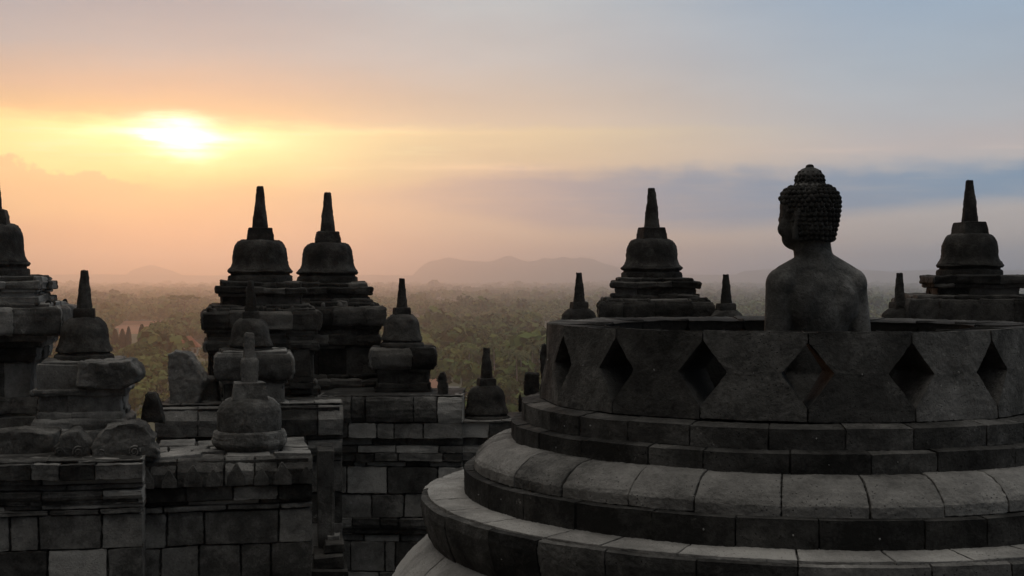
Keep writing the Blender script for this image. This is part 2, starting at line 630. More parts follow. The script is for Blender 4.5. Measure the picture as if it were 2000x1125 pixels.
# stepped tiers, from the upper step down to the lotus cushion: outer radius / drop below the lens
ring_course('upper_step', [(1.02, .586), (1.215, .590), (1.3063, .602), (1.3063, .690), (1.02, .690)], 27, .002, lambda: rnd.choice((.0, .03, .08, .14, .22, .4)), plug=(1.3063, .645), seed=1)
ring_course('lower_step', [(1.10, .684), (1.30, .686), (1.3647, .695), (1.3647, .79), (1.10, .79)], 27, .002, lambda: rnd.choice((.0, .03, .08, .14, .22, .4)), plug=(1.3647, .735), seed=2, start=.05)
ring_course('lotus_moulding', [(1.15, .770), (1.355, .772), (1.40, .776), (1.45, .79), (1.50, .822), (1.535, .858), (1.5443, .8745), (1.5443, .922), (1.15, .922)],
            30, .002, lambda: rnd.uniform(.65, 1.0), .005, seed=3, bevel=.005)
ring_course('plinth', [(1.2, .9177), (1.54, .918), (1.5946, .9206), (1.5946, 1.04), (1.2, 1.04)], 29, .002, lambda: rnd.uniform(-.08, .2), plug=(1.5946, .98), seed=4, start=.1)
ring_course('paving', [(1.3, 1.03), (1.6, 1.0316), (1.772, 1.037), (1.772, 1.062), (1.3, 1.062)], 32, .004, lambda: rnd.uniform(1.0, 1.35), .002, bevel=.004, seed=5)
bowl = [(1.35, 1.046), (1.78, 1.0475), (1.803, 1.053), (1.806, 1.10), (1.797, 1.15), (1.775, 1.22), (1.74, 1.29), (1.70, 1.355), (1.65, 1.415), (1.59, 1.47), (1.50, 1.54), (1.35, 1.60)]
ring_course('cushion', bowl, 30, .002, plug=(1.79, 1.17), seed=6, start=.07, bevel=.005)
low = [(1.3, 1.20), (1.62, 1.20), (1.70, 1.225), (1.76, 1.27), (1.83, 1.325), (1.89, 1.385), (1.935, 1.44)]
ring_course('upper_petals', low + [(1.935, 1.452), (1.3, 1.452)], 26, .004, lambda: rnd.uniform(1.1, 1.4), seed=7, bevel=.004)
low2 = [(1.3, 1.44), (1.925, 1.444), (1.965, 1.49), (2.0, 1.56), (2.03, 1.66), (2.05, 1.78), (2.05, 1.92), (1.3, 1.92)]
ring_course('lower_petals', low2, 26, .004, lambda: rnd.uniform(1.0, 1.35), seed=8, bevel=.004, start=.12)
ring_course('foundation', [(1.3, 1.91), (2.2, 1.91), (2.2, 2.4), (1.3, 2.4)], 30, .006, seed=9)

# lattice wall of hour-glass blocks between diamond holes
mb = MB()
NBLK = 17
STEP = 2 * math.pi / NBLK
A0 = R(-6.9)
HW = R(5.0)
TH = 0.285
R_T, R_B = 1.182, 1.217
levels = [(.2163, 0), (.230, 0), (.262, 0), (.29, .22), (.326, .5), (.36, .77), (.385, .97), (.39, 1.0), (.395, .97), (.425, .76), (.46, .5), (.50, .22), (.53, 0), (.56, 0), (.588, 0)]
for b in range(NBLK):
    aL, aR = A0 + b * STEP, A0 + (b + 1) * STEP
    ac = (aL + aR) / 2
    na = 8
    tn = rnd.choice((.1, .18, .24, .34, .46))
    gap = .0012
    dz_ = rnd.uniform(-.003, .003)
    dr_ = rnd.uniform(-.004, .004)
    rings = []
    for hz, w in levels:
        l, r_ = aL + gap + HW * w, aR - gap - HW * w
        ro = R_T + (R_B - R_T) * (hz - .2163) / (.5880 - .2163) + dr_
        ring = []
        for k in range(na + 1):
            a = l + (r_ - l) * k / na
            rr = ro * (1 + 0.6 * (math.cos(STEP / 2) / math.cos(a - ac) - 1) + .003)
            ring.append((rr * math.sin(a), -rr * math.cos(a), Z(hz) + dz_))
        for k in range(na, -1, -1):
            a = l + (r_ - l) * k / na
            rr = (ro - TH)
            hz2 = hz + (.017 if hz < .22 else 0)
            ring.append((rr * math.sin(a), -rr * math.cos(a), Z(hz2) + dz_))
        rings.append(ring)
    rings.reverse()
    i0 = len(mb.t)
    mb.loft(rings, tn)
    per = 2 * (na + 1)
    for q in range(i0, len(mb.t)):       # the inner side takes a near-black tone
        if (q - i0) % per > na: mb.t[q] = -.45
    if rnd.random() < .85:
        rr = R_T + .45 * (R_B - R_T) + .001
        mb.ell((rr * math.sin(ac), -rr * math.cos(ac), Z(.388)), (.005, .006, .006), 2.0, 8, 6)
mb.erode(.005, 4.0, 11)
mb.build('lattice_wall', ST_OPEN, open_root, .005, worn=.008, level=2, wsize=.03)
# floor inside
mb = MB()
mb.lathe([(1.10, Z(.80)), (1.10, Z(.775))], 40, .3)
mb.lathe([(1.32, Z(1.7)), (1.32, Z(.80))], 40, .2)
mb.build('inner_floor', ST_OPEN, open_root)

# ------------------------------------------------------------------ SEATED STATUE
SD = 6.92
SXp = (1594 - 1000) / F * SD
SEAT = -.775
stat = thing('seated_statue', 'weathered stone seated figure seen from behind, curled hair and topknot, head turned left', 'statue',
             (SXp, SD, CAMZ + SEAT), R(18))


def S(x, y, z): return (x, y, z - SEAT)


HEADYAW = R(24)


def H(x, y, z):
    return S(x * math.cos(HEADYAW) - y * math.sin(HEADYAW) - .030, x * math.sin(HEADYAW) + y * math.cos(HEADYAW) + .01, z)


HR = Matrix.Rotation(HEADYAW, 3, 'Z')
mb = MB()
# torso
mb.ell(S(0, .0, -.15), (.188, .122, .24), nu=28, nv=18)
mb.ell(S(0, -.005, -.05), (.235, .112, .125), nu=28, nv=18)
mb.ell(S(0, .01, -.37), (.142, .115, .22), nu=28, nv=18)
mb.ell(S(0, .02, -.60), (.21, .16, .17), nu=28, nv=18)
mb.caps(S(0, .0, .0), S(-.022, .012, .20), .100, .094)
for s in (-1, 1):
    mb.caps(S(.05 * s, -.005, .062), S(.165 * s, .0, .004), .074, .074)
    mb.ell(S(.092 * s, -.075, -.10), (.072, .052, .10))
    mb.ell(S(.200 * s, -.005, -.028), (.076, .086, .086))
    mb.ell(S(.10 * s, -.055, -.12), (.10, .075, .12))
    mb.caps(S(.205 * s, -.005, -.06), S(.249 * s, -.03, -.43), .074, .058, 14)
    mb.caps(S(.246 * s, -.02, -.43), S(.10 * s, .20, -.50), .062, .042, 14)
    mb.caps(S(.10 * s, .20, -.50), S(.03 * s, .245, -.50), .040, .032, 5)
    for q in range(4):
        a = S(.045 * s - .01 * s * q, .245 + .004 * q, -.47 - .020 * q)
        b2 = S(-.03 * s, .27 + .006 * q, -.475 - .020 * q)
        mb.caps(a, b2, .0115, .0095, 6)
        mb.caps(b2, S(-.055 * s, .255, -.478 - .020 * q), .0095, .008, 4)
    mb.caps(S(.06 * s, .23, -.465), S(.02 * s, .265, -.435), .013, .010, 5)
    mb.caps(S(.11 * s, .02, -.65), S(.36 * s, .26, -.68), .125, .092, 14)
    mb.caps(S(.36 * s, .26, -.68), S(-.06 * s, .36, -.70 + .03 * s), .088, .058, 14)
    mb.caps(S(-.06 * s, .36, -.70 + .03 * s), S(-.19 * s, .33, -.66), .05, .035, 6)
# head: skull, face, jaw
mb.ell(H(0, 0, .36), (.146, .152, .132), nu=28, nv=18, rot=HR)
mb.ell(H(0, .045, .285), (.122, .112, .14), nu=28, nv=18, rot=HR)
mb.ell(H(0, .085, .205), (.080, .068, .060), nu=20, nv=14, rot=HR)
mb.ell(H(0, -.015, .27), (.128, .122, .11), nu=24, nv=14, rot=HR)
mb.ell(H(0, 0, .50), (.072, .072, .062), nu=20, nv=12)
mb.caps(H(0, .150, .315), H(0, .163, .262), .012, .018, 6)       # nose
for s in (-1, 1):
    mb.ell(H(.02 * s, .155, .258), (.012, .012, .010))
    mb.caps(H(.02 * s, .150, .325), H(.085 * s, .115, .322), .014, .010, 6)
    mb.ell(H(.05 * s, .138, .300), (.026, .016, .013), rot=HR)               # closed lids
    mb.ell(H(.072 * s, .100, .252), (.038, .036, .042))                      # cheeks
    mb.caps(H(.130 * s, -.020, .325), H(.124 * s, -.004, .205), .016, .019, 10)   # long ear
    mb.caps(H(.138 * s, -.030, .335), H(.136 * s, -.026, .285), .015, .011, 6)
    mb.caps(H(.126 * s, -.026, .315), H(.124 * s, -.012, .225), .011, .011, 8)
mb.ell(H(0, .148, .228), (.036, .014, .009), rot=HR)
mb.ell(H(0, .145, .214), (.030, .014, .010), rot=HR)
body = mb.build('body', ST_STAT, stat)
rm = body.modifiers.new("remesh", 'REMESH')
rm.mode = 'VOXEL'
rm.voxel_size = .0085
rm.use_smooth_shade = True
sm = body.modifiers.new("smooth", 'SMOOTH')
sm.iterations = 5
sm.factor = .5
dg = bpy.context.evaluated_depsgraph_get()
me2 = bpy.data.meshes.new_from_object(body.evaluated_get(dg))
body.modifiers.clear()
body.data = me2
me2.name = 'body'
if 'tone' in me2.attributes: me2.attributes.remove(me2.attributes['tone'])
a_ = me2.attributes.new('tone', 'FLOAT', 'POINT')
vals = []
for v in me2.vertices:
    z = v.co.z + SEAT
    vals.append(.36)
a_.data.foreach_set('value', vals)
# curls
mb = MB()
def curl_rows(table, step, cut, cr, sy_=1.04):
    """curls laid in rows on a turned surface given as [(z, radius)]"""
    zs = [q[0] for q in table]
    rs = [q[1] for q in table]
    z, row = zs[0], 0
    while z <= zs[-1]:
        r = float(np.interp(z, zs, rs))
        sl_ = (float(np.interp(z + .01, zs, rs)) - float(np.interp(z - .01, zs, rs))) / .02
        n = max(1, int(2 * math.pi * r / step))
        for i in range(n):
            ph = 2 * math.pi * (i + .5 * (row % 2) + rnd.uniform(-.08, .08)) / n
            x, y = r * math.cos(ph), r * math.sin(ph) * sy_
            if cut(x, y, z): continue
            nrm = HR @ Vector((math.cos(ph), math.sin(ph), -sl_)).normalized()
            q = nrm.to_track_quat('Z', 'Y').to_matrix()
            s_ = cr * rnd.uniform(.9, 1.08)
            zz = z + rnd.uniform(-.003, .003)
            c = Vector(H(x, y, zz)) - nrm * .0115
            mb.ell(c, (s_ * 1.05, s_ * 1.05, s_ * .80), .20, 10, 6, q)
            mb.ell(c + nrm * s_ * .62, (s_ * .50, s_ * .50, s_ * .26), .30, 8, 5, q)
        row += 1
        z += step * .86 / math.sqrt(1 + min(9, sl_ * sl_))


HEADT = [(.198, .124), (.25, .136), (.30, .146), (.36, .153), (.40, .153), (.44, .139), (.462, .115), (.474, .088), (.478, .06)]
curl_rows(HEADT, .0275, lambda x, y, z: y > .10 and z < .40 or y > .0 and z < .33 or y > .045 and z < .37, .0142)
curl_rows([(.455, .072), (.49, .078), (.52, .072), (.545, .052), (.558, .03), (.562, .012)], .0245, lambda x, y, z: False, .0125)
mb.lathe([(.021, .548 - SEAT), (.021, .562 - SEAT), (.017, .570 - SEAT), (.008, .573 - SEAT)], 14, .25)
mb.v[-56:] = [(p[0] + H(0, 0, 0)[0], p[1] + H(0, 0, 0)[1], p[2]) for p in mb.v[-56:]]
mb.erode(.002, 30, 3)
mb.build('curled_hair', ST_DARK, stat)

# ------------------------------------------------------------------ closed stupas
SPIRE_N = 8


def big_stupa(px, py_base, d, k, label, seed, yaw=R(12), kw=None):
    s = d / F * k
    b = P(px, py_base, d)
    root = thing('bell_stupa', label, 'stupa', b, yaw, 'tall bell stupas on the balustrade niches')
    if kw: root.scale = (kw / k, kw / k, 1)
    def z(py): return (552 - py) * s
    mb = MB()
    for i in range(10):
        pass
    zs = [445 - (445 - 363.4) * t / 8 for t in range(9)]
    pr = [(s * 1.04 * (16.7 + (7.6 - 16.7) * t / 8), z(445 - (445 - 364.6) * t / 8)) for t in range(9)]
    pr[0] = (pr[0][0], z(447))
    pr.append((s * 6.2, z(363.2)))
    mb.lathe(pr, SPIRE_N, .35)
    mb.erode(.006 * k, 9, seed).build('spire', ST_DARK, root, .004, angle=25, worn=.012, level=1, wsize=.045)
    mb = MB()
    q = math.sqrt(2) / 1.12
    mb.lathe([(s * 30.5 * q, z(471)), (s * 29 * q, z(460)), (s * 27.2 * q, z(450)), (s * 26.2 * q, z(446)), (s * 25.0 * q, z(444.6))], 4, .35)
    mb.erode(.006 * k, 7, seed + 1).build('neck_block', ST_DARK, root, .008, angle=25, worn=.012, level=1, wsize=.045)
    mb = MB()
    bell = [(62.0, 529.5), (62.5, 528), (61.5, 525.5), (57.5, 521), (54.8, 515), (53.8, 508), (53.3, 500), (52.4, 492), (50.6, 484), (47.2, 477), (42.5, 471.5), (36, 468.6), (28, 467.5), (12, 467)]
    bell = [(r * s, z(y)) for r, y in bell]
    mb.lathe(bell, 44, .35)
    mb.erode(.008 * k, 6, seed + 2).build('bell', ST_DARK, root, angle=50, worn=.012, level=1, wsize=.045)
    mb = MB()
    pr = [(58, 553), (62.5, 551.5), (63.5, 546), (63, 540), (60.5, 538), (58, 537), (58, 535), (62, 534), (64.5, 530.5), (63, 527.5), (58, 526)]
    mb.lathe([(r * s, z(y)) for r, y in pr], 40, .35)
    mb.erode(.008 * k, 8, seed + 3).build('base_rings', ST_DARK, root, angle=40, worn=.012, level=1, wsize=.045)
    return root


big_stupa(-14, 542, 10.3, 1.25, 'bell stupa cut off by the left edge, atop the leftmost niche', 1, kw=1.10)
big_stupa(508, 552, 12.1, 1.0, 'left one of the two close tall bell stupas below the sun', 2)
big_stupa(640, 553, 12.85, .945, 'right one of the two close tall bell stupas below the sun', 3)
big_stupa(1273, 545, 12.7, .945, 'tall bell stupa rising behind the stone ring, left of the statue', 4)
big_stupa(1894, 540.5, 12.4, 1.0, 'tall bell stupa at far right, right of the statue', 5)


def small_stupa(px, py_tip, d, k, label, seed, yaw=R(12), prof='a'):
    """k scales the pixel profile of the stupa at photo 785,543"""
    s = d / F * k
    b = P(px, py_tip + 135.5 * k, d)
    root = thing('small_stupa', label, 'stupa', b, yaw, 'small bell stupas along the balustrade')
    def z(y): return (678.5 - y) * s
    mb = MB()
    pr = [(s * (12.6 + (6.4 - 12.6) * t / 8), z(601.5 - (601.5 - 544) * t / 8)) for t in range(9)] + [(s * 5.3, z(543))]
    mb.lathe(pr, SPIRE_N, .35)
    mb.erode(.005, 9, seed).build('spire', ST_DARK, root, .004, angle=25, worn=.012, level=1, wsize=.045)
    mb = MB()
    q = math.sqrt(2) / 1.1
    mb.lathe([(s * 18.0 * q, z(615)), (s * 17.6 * q, z(604)), (s * 17 * q, z(600.5)), (s * 16.2 * q, z(599.6))], 4, .4)
    mb.erode(.005, 8, seed + 1).build('neck_block', ST_DARK, root, .006, angle=25, worn=.012, level=1, wsize=.045)
    mb = MB()
    bell = [(40.0, 665.5), (41.8, 664), (41, 660), (39, 655.5), (37.2, 650), (36, 644), (35.4, 637), (34.4, 631), (32.4, 625), (28.5, 619.5), (24, 615.5), (19.5, 613), (8, 612)]
    mb.lathe([(r * s, z(y)) for r, y in bell], 40, .4)
    mb.erode(.007, 7, seed + 2).build('bell', ST_DARK, root, angle=50, worn=.012, level=1, wsize=.045)
    mb = MB()
    pr = [(40, 680), (43.6, 678.5), (44.2, 674), (43.2, 669.5), (40.5, 668), (38, 667), (38, 662)]
    mb.lathe([(r * s, z(y)) for r, y in pr], 36, .4)
    mb.erode(.007, 8, seed + 3).build('base_rings', ST_DARK, root, angle=40, worn=.012, level=1, wsize=.045)
    return root


small_stupa(165, 527, 9.9, 1.31, 'small stupa between the left edge and the pale broken slab, on a broken pedestal', 11)
small_stupa(490, 548, 11.15, 1.05, 'small dark stupa in front of the left one of the two close tall stupas', 12)
small_stupa(785, 543, 12.15, 1.0, 'small stupa on its own two-block pedestal just right of the two close tall stupas', 13)
small_stupa(950, 678, 11.9, 1.06, 'lowest small stupa standing on the wall just left of the stone ring', 14)
small_stupa(1131, 532, 12.15, 1.0, 'small stupa rising behind the left end of the stone ring', 15)
small_stupa(1418, 535, 12.15, 1.0, 'small stupa behind the ring, just left of the statue', 16)
small_stupa(1757, 532, 12.15, 1.0, 'small stupa behind the ring, just right of the statue', 17)

# near stupa with a broken finial
d3 = 9.62
b3 = P(487, 888, d3)
s3 = d3 / F
near = thing('broken_stupa', 'near squat stupa with a square broken finial, on the corner of the paved wall top', 'stupa', b3, R(14))
def z3(y): return (888 - y) * s3
mb = MB()
q = math.sqrt(2) / 1.15
mb.lathe([(20 * q * s3, z3(748)), (19.5 * q * s3, z3(728)), (18.5 * q * s3, z3(706)), (17 * q * s3, z3(701)), (13 * q * s3, z3(697)), (12.6 * q * s3, z3(680)), (12.4 * q * s3, z3(658)), (11 * q * s3, z3(651)), (7 * q * s3, z3(648.5))], 4, .55)
mb.erode(.012, 9, 5).build('finial', ST_WALL, near, .006, angle=30, worn=.014, level=2, wsize=.04)
mb = MB()
mb.lathe([(41 * q * s3, z3(779)), (38.5 * q * s3, z3(770)), (36 * q * s3, z3(752)), (35 * q * s3, z3(746)), (33.5 * q * s3, z3(744.5))], 4, .42)
mb.erode(.006, 6, 6).build('neck_block', ST_WALL, near, .008, angle=30, worn=.014, level=2, wsize=.04)
mb = MB()
mb.lathe([(r * s3, z3(y)) for r, y in [(62, 846), (63, 838), (63.5, 825), (63, 812), (61.5, 801), (58, 792), (52, 784), (45, 778.5), (36, 776), (15, 775)]], 44, .40)
mb.erode(.006, 5, 7).build('bell', ST_WALL, near, angle=50, worn=.014, level=2, wsize=.04)
mb = MB()
mb.lathe([(r * s3, z3(y)) for r, y in [(50, 890), (56, 887), (63, 876), (69, 869), (72.5, 866), (73.5, 862), (72.8, 857), (72.2, 855), (71.8, 850), (71, 848), (70, 842), (67, 839), (62, 838)]], 44, .42)
mb.erode(.006, 6, 8).build('base_rings', ST_WALL, near, angle=35, worn=.014, level=2, wsize=.04)

# ------------------------------------------------------------------ square niches and pedestals
def sq_course(mb, hx, hy_, z0, z1, nb, pro=None, th=None, tf=tone_, j=.011, gap=.006):
    """one course of blocks round a rectangle; pro = [(outward, t)] from bottom to top"""
    pro = pro or [(0, 0), (0, 1)]
    th = th or min(hx, hy_) * .5
    for side in range(4):
        ax, ay = (hx, hy_) if side % 2 == 0 else (hy_, hx)
        us = [-1 + 2 * i / nb for i in range(nb + 1)]
        for i in range(1, nb): us[i] += rnd.uniform(-.3, .3) * 2 / nb
        for i in range(nb):
            ga = gap / 2 / ax if i else 0
            gb = gap / 2 / ax if i < nb - 1 else 0
            u0, u1 = us[i] + ga, us[i + 1] - gb
            jo = rnd.uniform(-j, j)
            rings = []
            jz = rnd.uniform(-j, j) * .6
            for u in (u0, u1):
                ring = [(u * (ax + o + jo), -(ay + o + jo), z0 + (z1 - z0) * t + (jz if t > .5 else 0)) for o, t in pro]
                ring += [(u * (ax - th), -(ay - th), z1 + jz), (u * (ax - th), -(ay - th), z0)]
                rings.append(ring)
            ca, sa = math.cos(side * math.pi / 2), math.sin(side * math.pi / 2)
            rings = [[(x * ca - y * sa, x * sa + y * ca, z) for x, y, z in r] for r in rings]
            mb.loft(rings, tf())
    e = .012
    mb.box(-(hx - th * .6), hx - th * .6, -(hy_ - th * .6), hy_ - th * .6, z0 + .002, z1 - .004, .2)
    mb.box(-(hx - e * 2), hx - e * 2, -(hy_ - e * 2), hy_ - e * 2, z0 + .003, z1 - .012, .0)


CUSH = [(-.008, 0), (.0, .07), (.006, .45), (.004, .86), (-.014, 1)]
SLOPE = [(0, 0), (0, .55), (-.03, 1)]


def niche(name, px, d, courses, label, cat, yaw, depth_ratio=1.0, mat=None, seed=1, tf=tone_, group=None, hyfix=None):
    """courses: (py_top, py_bottom, half width px, blocks, profile, part)"""
    s = d / F
    ybot = courses[-1][1]
    root = thing(name, label, cat, P(px, ybot, d), yaw, group)
    parts = {}
    order = []
    for (yt, yb, hw, nb, pro, part) in courses:
        if part not in parts:
            parts[part] = MB()
            order.append(part)
        hy_ = hyfix - (courses[-1][2] - hw) * s if hyfix else hw * s * depth_ratio
        sq_course(parts[part], hw * s, hy_, (ybot - yb) * s, (ybot - yt) * s, nb, pro, tf=tf)
    for i, part in enumerate(order):
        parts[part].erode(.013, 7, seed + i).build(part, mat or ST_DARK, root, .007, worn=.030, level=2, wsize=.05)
    return root, s, ybot


def antefixes(root, s, ybot, py, hw, n, h=9, w=10):
    """row of small upright leaf-shaped antefixes along the front and sides of a cornice"""
    for side in range(4):
        ca, sa = math.cos(side * math.pi / 2), math.sin(side * math.pi / 2)
        for i in range(n):
            if rnd.random() < .22: continue
            mb = MB()
            u = -1 + (2 * i + 1) / n
            x, y = u * hw * s, -(hw - 4) * s
            hh = h * rnd.uniform(.55, 1.1)
            mb.ell((x * ca - y * sa, x * sa + y * ca, (ybot - py + hh * .3) * s), (w * .5 * s, w * .5 * s, hh * s * .8), tone_(), 10, 8)
            mb.erode(.008, 12, i + side * 9).build('antefix', ST_DARK, root)


YAW = R(12)
M1c = [(552, 562, 74, 3, None, 'platform'), (562, 571, 83, 4, None, 'platform'), (571, 577, 76, 3, None, 'platform'), (577, 596, 72, 3, None, 'platform'),
       (596, 601, 90, 4, None, 'platform'), (601, 607, 98, 4, None, 'cornice'), (607, 640, 108, 4, CUSH, 'cornice'), (640, 646, 101, 3, None, 'cornice'),
       (646, 653, 98, 3, None, 'cornice'), (653, 664, 97, 3, None, 'cornice'), (664, 680, 103, 4, CUSH, 'cornice'), (680, 686, 97, 3, None, 'body'),
       (686, 738, 95, 3, None, 'body'), (738, 748, 101, 4, None, 'base'), (748, 770, 106, 4, CUSH, 'base'), (770, 796, 112, 4, None, 'base')]
r1, s_, yb_ = niche('niche', 508, 12.1, M1c, 'square stone niche under the left one of the two close tall stupas', 'niche', YAW, seed=21, group='stepped stone niches')
antefixes(r1, s_, yb_, 607, 100, 7, 11, 10)
antefixes(r1, s_, yb_, 664, 96, 6, 5, 12)
M2c = [(a, b, h * .93, n, p, q) for a, b, h, n, p, q in
       [(553, 562, 74, 3, None, 'platform'), (562, 573, 83, 4, None, 'platform'), (573, 583, 74, 3, None, 'platform'), (583, 590, 84, 4, None, 'platform'),
        (590, 598, 90, 4, None, 'platform'), (598, 632, 108, 4, CUSH, 'cornice'), (632, 640, 100, 3, None, 'cornice'), (640, 652, 94, 3, None, 'cornice'),
        (652, 670, 98, 4, CUSH, 'cornice'), (670, 674, 92, 3, None, 'body'), (674, 726, 91, 3, None, 'body'), (726, 735, 96, 4, None, 'base'),
        (735, 750, 102, 4, CUSH, 'base'), (750, 778, 102, 4, None, 'base')]]
r2_, s2_, yb2_ = niche('niche', 640, 12.85, M2c, 'square stone niche under the right one of the two close tall stupas', 'niche', YAW, seed=31, group='stepped stone niches')
antefixes(r2_, s2_, yb2_, 598, 94, 6, 9, 10)
antefixes(r2_, s2_, yb2_, 652, 88, 6, 5, 10)
L0c = [(541, 552, 98, 3, None, 'platform'), (552, 563, 106, 4, None, 'platform'), (563, 568, 98, 3, None, 'platform'), (568, 580, 94, 3, None, 'platform'),
       (580, 592, 104, 4, None, 'platform'), (592, 600, 128, 4, None, 'cornice'), (600, 648, 146, 4, CUSH, 'cornice'), (648, 660, 122, 3, None, 'cornice'),
       (660, 672, 110, 3, None, 'cornice'), (672, 700, 98, 3, CUSH, 'cornice'), (700, 706, 80, 3, None, 'body'), (706, 770, 84, 3, None, 'body'),
       (770, 800, 98, 4, CUSH, 'base'), (800, 806, 88, 3, None, 'base'), (806, 834, 100, 3, None, 'base'), (834, 905, 112, 3, None, 'base')]
r0, s_, yb_ = niche('niche', -18, 10.3, L0c, 'stepped stone niche at the left edge, partly out of frame', 'niche', R(10), seed=41, mat=ST_WALL, group='stepped stone niches')
antefixes(r0, s_, yb_, 594, 128, 6, 8, 12)
# pier with pilaster between the twin niches
pm = thing('stone_pilaster', 'slim upright pilaster in the corner between the two close niches', 'pilaster', P(588, 795, 11.62), YAW)
mb = MB()
s_ = 11.62 / F
for (yt, yb, hw, t) in ((672, 680, 21, .2), (680, 736, 17, .5), (736, 746, 21, .3), (746, 760, 24, .4), (760, 772, 20, .1), (772, 795, 26, .3)):
    mb.box(-hw * s_, hw * s_, -hw * s_ * .7, hw * s_ * .7, (795 - yb) * s_ + .001, (795 - yt) * s_, t, .006)
mb.erode(.010, 8, 2).build('shaft', ST_DARK, pm, .006, worn=.02)

# pedestals
niche('pedestal', 165, 9.9, [(703, 708, 70, 2, None, 'cap'), (708, 757, 76, 2, None, 'cap'), (757, 765, 84, 2, None, 'shaft'),
                             (765, 800, 73, 2, None, 'shaft'), (800, 812, 77, 2, None, 'shaft'), (812, 832, 86, 2, CUSH, 'base'), (832, 905, 100, 2, None, 'base')],
      'worn bulging pedestal under the small stupa near the left edge', 'pedestal', R(10), seed=51, mat=ST_WALL, tf=lambda: rnd.uniform(.4, .75))
niche('pedestal', 495, 11.15, [(684, 690, 62, 2, None, 'cap'), (690, 738, 72, 2, CUSH, 'cap'), (738, 744, 60, 2, None, 'shaft'), (744, 786, 55, 2, None, 'shaft'), (786, 800, 62, 2, None, 'shaft')],
      'low pitted pedestal under the dark small stupa before the two niches', 'pedestal', YAW, seed=55, mat=ST_WALL, depth_ratio=.75)
niche('pedestal', 787, 12.15, [(679, 717, 60, 2, [(-.015, 0), (.008, .2), (.01, .7), (-.01, 1)], 'cap'), (717, 724, 50, 2, None, 'shaft'), (724, 747, 47, 2, None, 'shaft'), (747, 757, 50, 2, None, 'base'), (757, 778, 52, 2, CUSH, 'base'), (778, 830, 60, 2, None, 'base')],
      'two-block stone pedestal under the small stupa right of the two niches', 'pedestal', R(4), seed=59)
niche('pedestal', 950, 11.9, [(822, 836, 54, 2, None, 'cap'), (836, 900, 52, 2, None, 'base')], 'low block under the lowest small stupa beside the stone ring', 'pedestal', R(0), seed=61, depth_ratio=.9, mat=ST_WALL)

# right-hand niches behind the open stupa
R1c = [(545, 552, 72, 3, None, 'platform'), (552, 561, 83, 4, None, 'platform'), (561, 576, 73, 3, None, 'platform'), (576, 584, 81, 4, None, 'platform'),
       (584, 590, 96, 4, None, 'cornice'), (590, 625, 107, 4, CUSH, 'cornice'), (625, 640, 100, 3, None, 'cornice'), (640, 720, 92, 3, None, 'body'), (720, 800, 104, 4, None, 'base')]
rr, s_, yb_ = niche('niche', 1277, 12.7, R1c, 'stepped stone niche behind the ring, left of the statue', 'niche', R(-4), seed=71, group='stepped stone niches')
antefixes(rr, s_, yb_, 590, 104, 8, 8, 9)
R2c = [(540.5, 553, 86, 3, None, 'platform'), (553, 560, 80, 4, None, 'platform'), (560, 577, 74, 3, None, 'platform'),
       (577, 585, 118, 4, None, 'cornice'), (585, 633, 135, 4, [(-.01, 0), (0, .15), (0, .8), (-.015, 1)], 'cornice'), (633, 650, 118, 3, None, 'cornice'), (650, 720, 110, 3, None, 'body'), (720, 800, 124, 4, None, 'base')]
niche('niche', 1897, 12.4, R2c, 'stepped stone niche at far right behind the ring', 'niche', R(-8), seed=81, group='stepped stone niches')

# ------------------------------------------------------------------ straight walls
def wall(name, label, px, d, yaw, x0, x1, courses, mat, seed=1, thick=.8, parts_extra=None):
    """origin at photo column px, depth d, z = lens height - 3.3; courses: (hz_top, hz_bot, set back, block length, kind, part)"""
    o = P(px, 545, d)
    o.z = FLOOR
    root = thing(name, label, 'wall', o, yaw)
    parts, order = {}, []
    for (ht, hb, sb, bl, kind, part) in courses:
        if part not in parts:
            parts[part] = MB(); order.append(part)
        mb = parts[part]
        zt, zb = 3.3 - ht, 3.3 - hb
        h = zt - zb
        if kind == 'flat':
            pr = [(sb, zb), (sb, zt), (sb + .3, zt), (sb + .3, zb)]
        elif kind == 'cush':
            pr = [(sb + .02, zb), (sb, zb + h * .2), (sb - .008, zb + h * .5), (sb + .002, zb + h * .85), (sb + .02, zt), (sb + .3, zt), (sb + .3, zb)]
        elif kind == 'lip':      # sloped roof edge
            pr = [(sb, zb), (sb - .012, zb + h * .55), (sb + .05, zt - .006), (sb + .07, zt), (sb + .4, zt), (sb + .4, zb)]
        elif kind == 'ogee':
            pr = [(sb + .03, zb), (sb + .03, zb + h * .25), (sb + .01, zb + h * .4), (sb, zb + h * .6), (sb, zt), (sb + .3, zt), (sb + .3, zb)]
        pr = pr[::-1]
        xs = splits(x0, x1, bl * .86, .34)
        for a, b in zip(xs[:-1], xs[1:]):
            mb.prof(pr, a + .002, b - .002, tone_(), .007)
        mb.box(x0 + .03, x1 - .03, sb + .03, sb + thick, zb + .004, zt - .012, 0.0)
    for i, part in enumerate(order):
        parts[part].erode(.008, 3.5, seed + i).build(part, mat, root, .008, worn=.018, level=3, wsize=.045)
    return root


